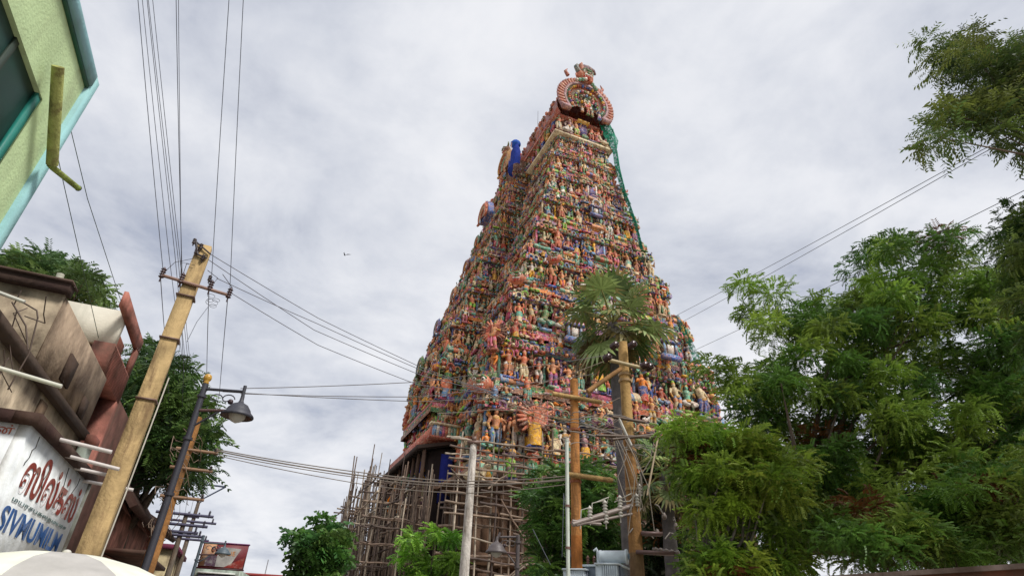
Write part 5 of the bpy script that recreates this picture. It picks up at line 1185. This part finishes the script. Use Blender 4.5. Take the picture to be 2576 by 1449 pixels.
# striped umbrella over the stall, lower left
pu = P(168, 1389, 4.6); uo = np.array([pu[0], pu[1], 0]); um = thing('market_umbrella', 'large cream and grey panelled street umbrella open at the lower left corner', 'umbrella', uo)
mb = MB(); n = 8; ap = np.array([0, 0, pu[2]]); Rr, sag = 1.15, .52; na = 7
for k in range(n):
    a0_, a1_ = k*2*math.pi/n + .25, (k+1)*2*math.pi/n + .25; V = []; m = 7
    for i in range(m):
        t = i/(m-1)
        for j in range(na):
            a = a0_ + (a1_-a0_)*j/(na-1); s_ = 1 - .035*t*math.sin(math.pi*j/(na-1)); V.append([Rr*math.sin(t*1.25)/math.sin(1.25)*math.cos(a)*s_, Rr*math.sin(t*1.25)/math.sin(1.25)*math.sin(a)*s_, pu[2]-sag*(1-math.cos(t*1.25))/(1-math.cos(1.25))])
    Fq = [[i*na+j, (i+1)*na+j, (i+1)*na+j+1, i*na+j+1] for i in range(m-1) for j in range(na-1)]
    mb.quads(V, Fq, lin(226,226,210) if k % 2 else lin(182,178,174))
mb.build('canopy', M['cloth'], um, True)
mb = MB(); mb.tube([[0, 0, 0], [0, 0, pu[2]-.03]], .022, lin(150,140,130), 8); mb.ell([0, 0, pu[2]+.0], [.03, .03, .02], lin(200,196,186), 8, 6); mb.build('pole', M['metal'], um, True)
mb = MB()
for k in range(n):
    a = k*2*math.pi/n + .25; mb.tube([[.02*math.cos(a), .02*math.sin(a), pu[2]-.45], [.6*math.cos(a), .6*math.sin(a), pu[2]-.2], [1.1*math.cos(a), 1.1*math.sin(a), pu[2]-.53]], .006, lin(120,116,112), 4)
mb.build('ribs', M['metal'], um)

# brown boundary wall at the lower right, with a sloping coping
q0, q1 = P(2120, 1449, 9.4), P(2640, 1398, 7.6); d = (q1-q0); L_ = np.linalg.norm(d[:2]); ang = math.atan2(d[1], d[0])
bw = thing('boundary_wall', 'red brown boundary wall with a pale coping under the trees, lower right corner', 'wall', (q0[0], q0[1], 0), ang)
mb = MB(); z0_, z1_ = q0[2]-.06, q1[2]-.06
mb.prism(np.array([[-.5, 0, 0], [L_+2, 0, 0], [L_+2, 0, z1_], [-.5, 0, z0_]]), np.array([0, .25, 0]), lin(122,70,56)); mb.build('wall', M['wallold'], bw)
mb = MB(); mb.prism(np.array([[-.5, -.06, z0_], [L_+2, -.06, z1_], [L_+2, -.06, z1_+.06], [-.5, -.06, z0_+.06]]), np.array([0, .37, 0]), lin(150,132,124)); mb.build('coping', M['wallold'], bw)

# bird over the street
pb_ = P(867, 641, 45); mb = MB()
mb.ell([0, 0, 0], [.09, .2, .08], lin(40,38,44), 8, 6); mb.ell([-.02, .2, .03], [.06, .08, .06], lin(40,38,44), 7, 5)
mb.quads([[.05, .1, .02], [.45, .1, .1], [.85, -.02, .06], [.4, -.12, .06]], [[0,1,2,3]], lin(46,44,50)); mb.quads([[-.04, .1, .02], [-.1, .12, .3], [-.16, 0, .55], [-.08, -.1, .25]], [[0,1,2,3]], lin(46,44,50))
mb.quads([[-.05, -.15, 0], [.05, -.15, 0], [.08, -.38, .02], [-.08, -.38, .02]], [[0,1,2,3]], lin(40,38,44))
solo(mb, 'bird', M['wire'], 'dark bird gliding in the open sky left of the tower', 'bird', None, False, pb_).scale = (.75, .75, .75)

# ------------------------------------------------------------------ overhead cables
def cable(pts, r, label, group, sag=0, col=lin(92,94,104), n=9):
    """span(s) through the given points, each hanging a little."""
    mb = MB(); pts = [np.asarray(p, float) for p in pts]; out = [pts[0]]
    for p, q in zip(pts[:-1], pts[1:]):
        for i in range(1, n+1):
            t = i/n; out.append(p + (q-p)*t - np.array([0, 0, 4*sag*t*(1-t)]))
    mb.tube(np.array(out) - pts[0], r, col, 5)
    return solo(mb, 'overhead_cable', M['wire'], label, 'cable', group, False, pts[0])
G1 = 'wires over the street from the ochre pole'; la = 'thin grey wire strung overhead from the crossarm of the ochre pole towards the viewer'
for k, (x, xx) in enumerate(((408, 347), (456, 443), (529, 576), (576, 612))):
    p = INS[k] + [0, 0, .05]; q = P(xx, 0, 5.6); cable([p, q, q + (q-p)*.5], .0058, la, G1, .02)
lb2 = 'thin grey wire in the bundle running down behind the ochre pole'
G2 = 'wires running behind the ochre pole'
for (x, x1, x2, y2) in ((358, 425, 458, 895), (370, 440, 466, 905), (373, 447, 472, 900), (384, 452, 478, 910), (449, 456, 452, 880)):
    p = P(x, 0, 6.6); m_ = P(x1, 640, 9.6); q = P(x2, y2, 15); cable([p + (p-m_)*.4, p, m_, q], .0058, lb2, G2, .01)
G3 = 'wires along the street beyond the ochre pole'; lc = 'thin wire dropping away along the street from the ochre pole crossarm'
for k, (x, y) in enumerate(((420, 900), (462, 915), (520, 950), (552, 990))):
    cable([INS[k]-[0, 0, .08], P(x, y, 15), P(440+k*12, 1300, 27)], .007, lc, G3, .02)
G4 = 'wires from the ochre pole top to the wooden pole'; ld = 'sagging wire crossing from the ochre pole top towards the wooden poles'
for (a_, m_, e_) in (((530,640,9.1), (800,800,10.4), (1062,925,11.6)), ((522,652,9.1), (790,830,10.4), (1062,945,11.6)), ((545,700,9.1), (800,815,10.4), (1062,932,11.6)), ((578,735,9.2), (800,868,10.4), (1052,968,11.6))):
    cable([P(*a_), P(*m_), P(*e_), P(1250, 990, 12.0), P(1440, 1045, 12.3)], .007, ld, G4, .01, lin(104,102,108))
G5 = 'level wires from the street lamp to the thick pole'; le = 'nearly level thin wire running from beside the street lamp to the thick pole'
for (a_, m_, e_) in (((605,977,11.2), (1060,960,12), (1530,893,12.3)), ((605,990,11.2), (1060,998,12), (1500,940,12.3)), ((560,985,11.2), (1060,1010,12), (1440,985,12.3))):
    cable([P(*a_), P(*m_), P(*e_)], .008, le, G5, .02, lin(112,106,104))
G6 = 'low heavy cables to the orange pole'; lf = 'heavy low cable looping past the scaffold to the orange pole'
for (y0, y1, y2, r_) in ((1130, 1192, 1195, .012), (1134, 1200, 1205, .016), (1140, 1206, 1200, .010), (1145, 1222, 1215, .009)):
    cable([P(545, y0, 13), P(940, y1, 13.2), P(1180, y1+18, 13), P(1445, y2, 12.4)], r_, lf, G6, .03, lin(126,116,106))
G7 = 'wires from the right trees to the tower'; lg = 'thin wire slanting up from the tower edge to the upper right tree'
for (a_, e_) in (((1708, 790, 24), (2470, 378, 9.5)), ((1712, 812, 24), (2476, 384, 9.5)), ((1758, 876, 24), (2600, 468, 9.5))):
    cable([P(1560, a_[1]+ (a_[0]-1560)*.55, 27), P(*a_), P(*e_), P(*e_)+(P(*e_)-P(*a_))*.2], .009, lg, G7, .05, lin(104,104,112))
lh = 'dark near wire passing in front of the green house down to the old roof'
G8 = 'near wires in front of the green house'
cable([P(60, -40, 4.4), P(66, 0, 4.5), P(120, 280, 5.2), P(160, 462, 6.0), P(248, 850, 9.0)], .005, lh, G8, 0, lin(58,74,56), 4)
cable([P(90, -40, 4.4), P(97, 0, 4.5), P(140, 170, 5.0), P(220, 500, 6.4), P(304, 757, 9.2)], .005, lh, G8, 0, lin(58,74,56), 4)
G9 = 'spans across the orange and thick poles'; li = 'thin crossing wire in front of the tower between the wooden poles'
for (a_, b_2) in (((1200,1010),(1530,905)), ((1100,1040),(1445,1000)), ((1210,980),(1440,1085)), ((1240,1000),(1570,1095)), ((1445,1040),(1600,1110)), ((1340,1080),(1560,1000)), ((1445,1085),(1640,1100)), ((1320,1060),(1560,1080)), ((1400,1010),(1600,1090)), ((1380,1110),(1560,1050)), ((1230,1030),(1440,1020)), ((1440,1110),(1580,1040))):
    cable([P(*a_, 12.6), P(*b_2, 12.3)], .008, li, G9, .06, lin(150,132,118))
cable([P(1340, 1330, 12.3), P(1385, 1420, 12.2)], .007, 'single drop wire hanging left of the thin steel pole', None, 0)
for x in (1418, 1440): cable([P(1418, 1240, 12.2), P(x-4, 1400, 12.0)], .006, 'one of two slack drop wires beside the thin steel pole', 'drop wires', 0)
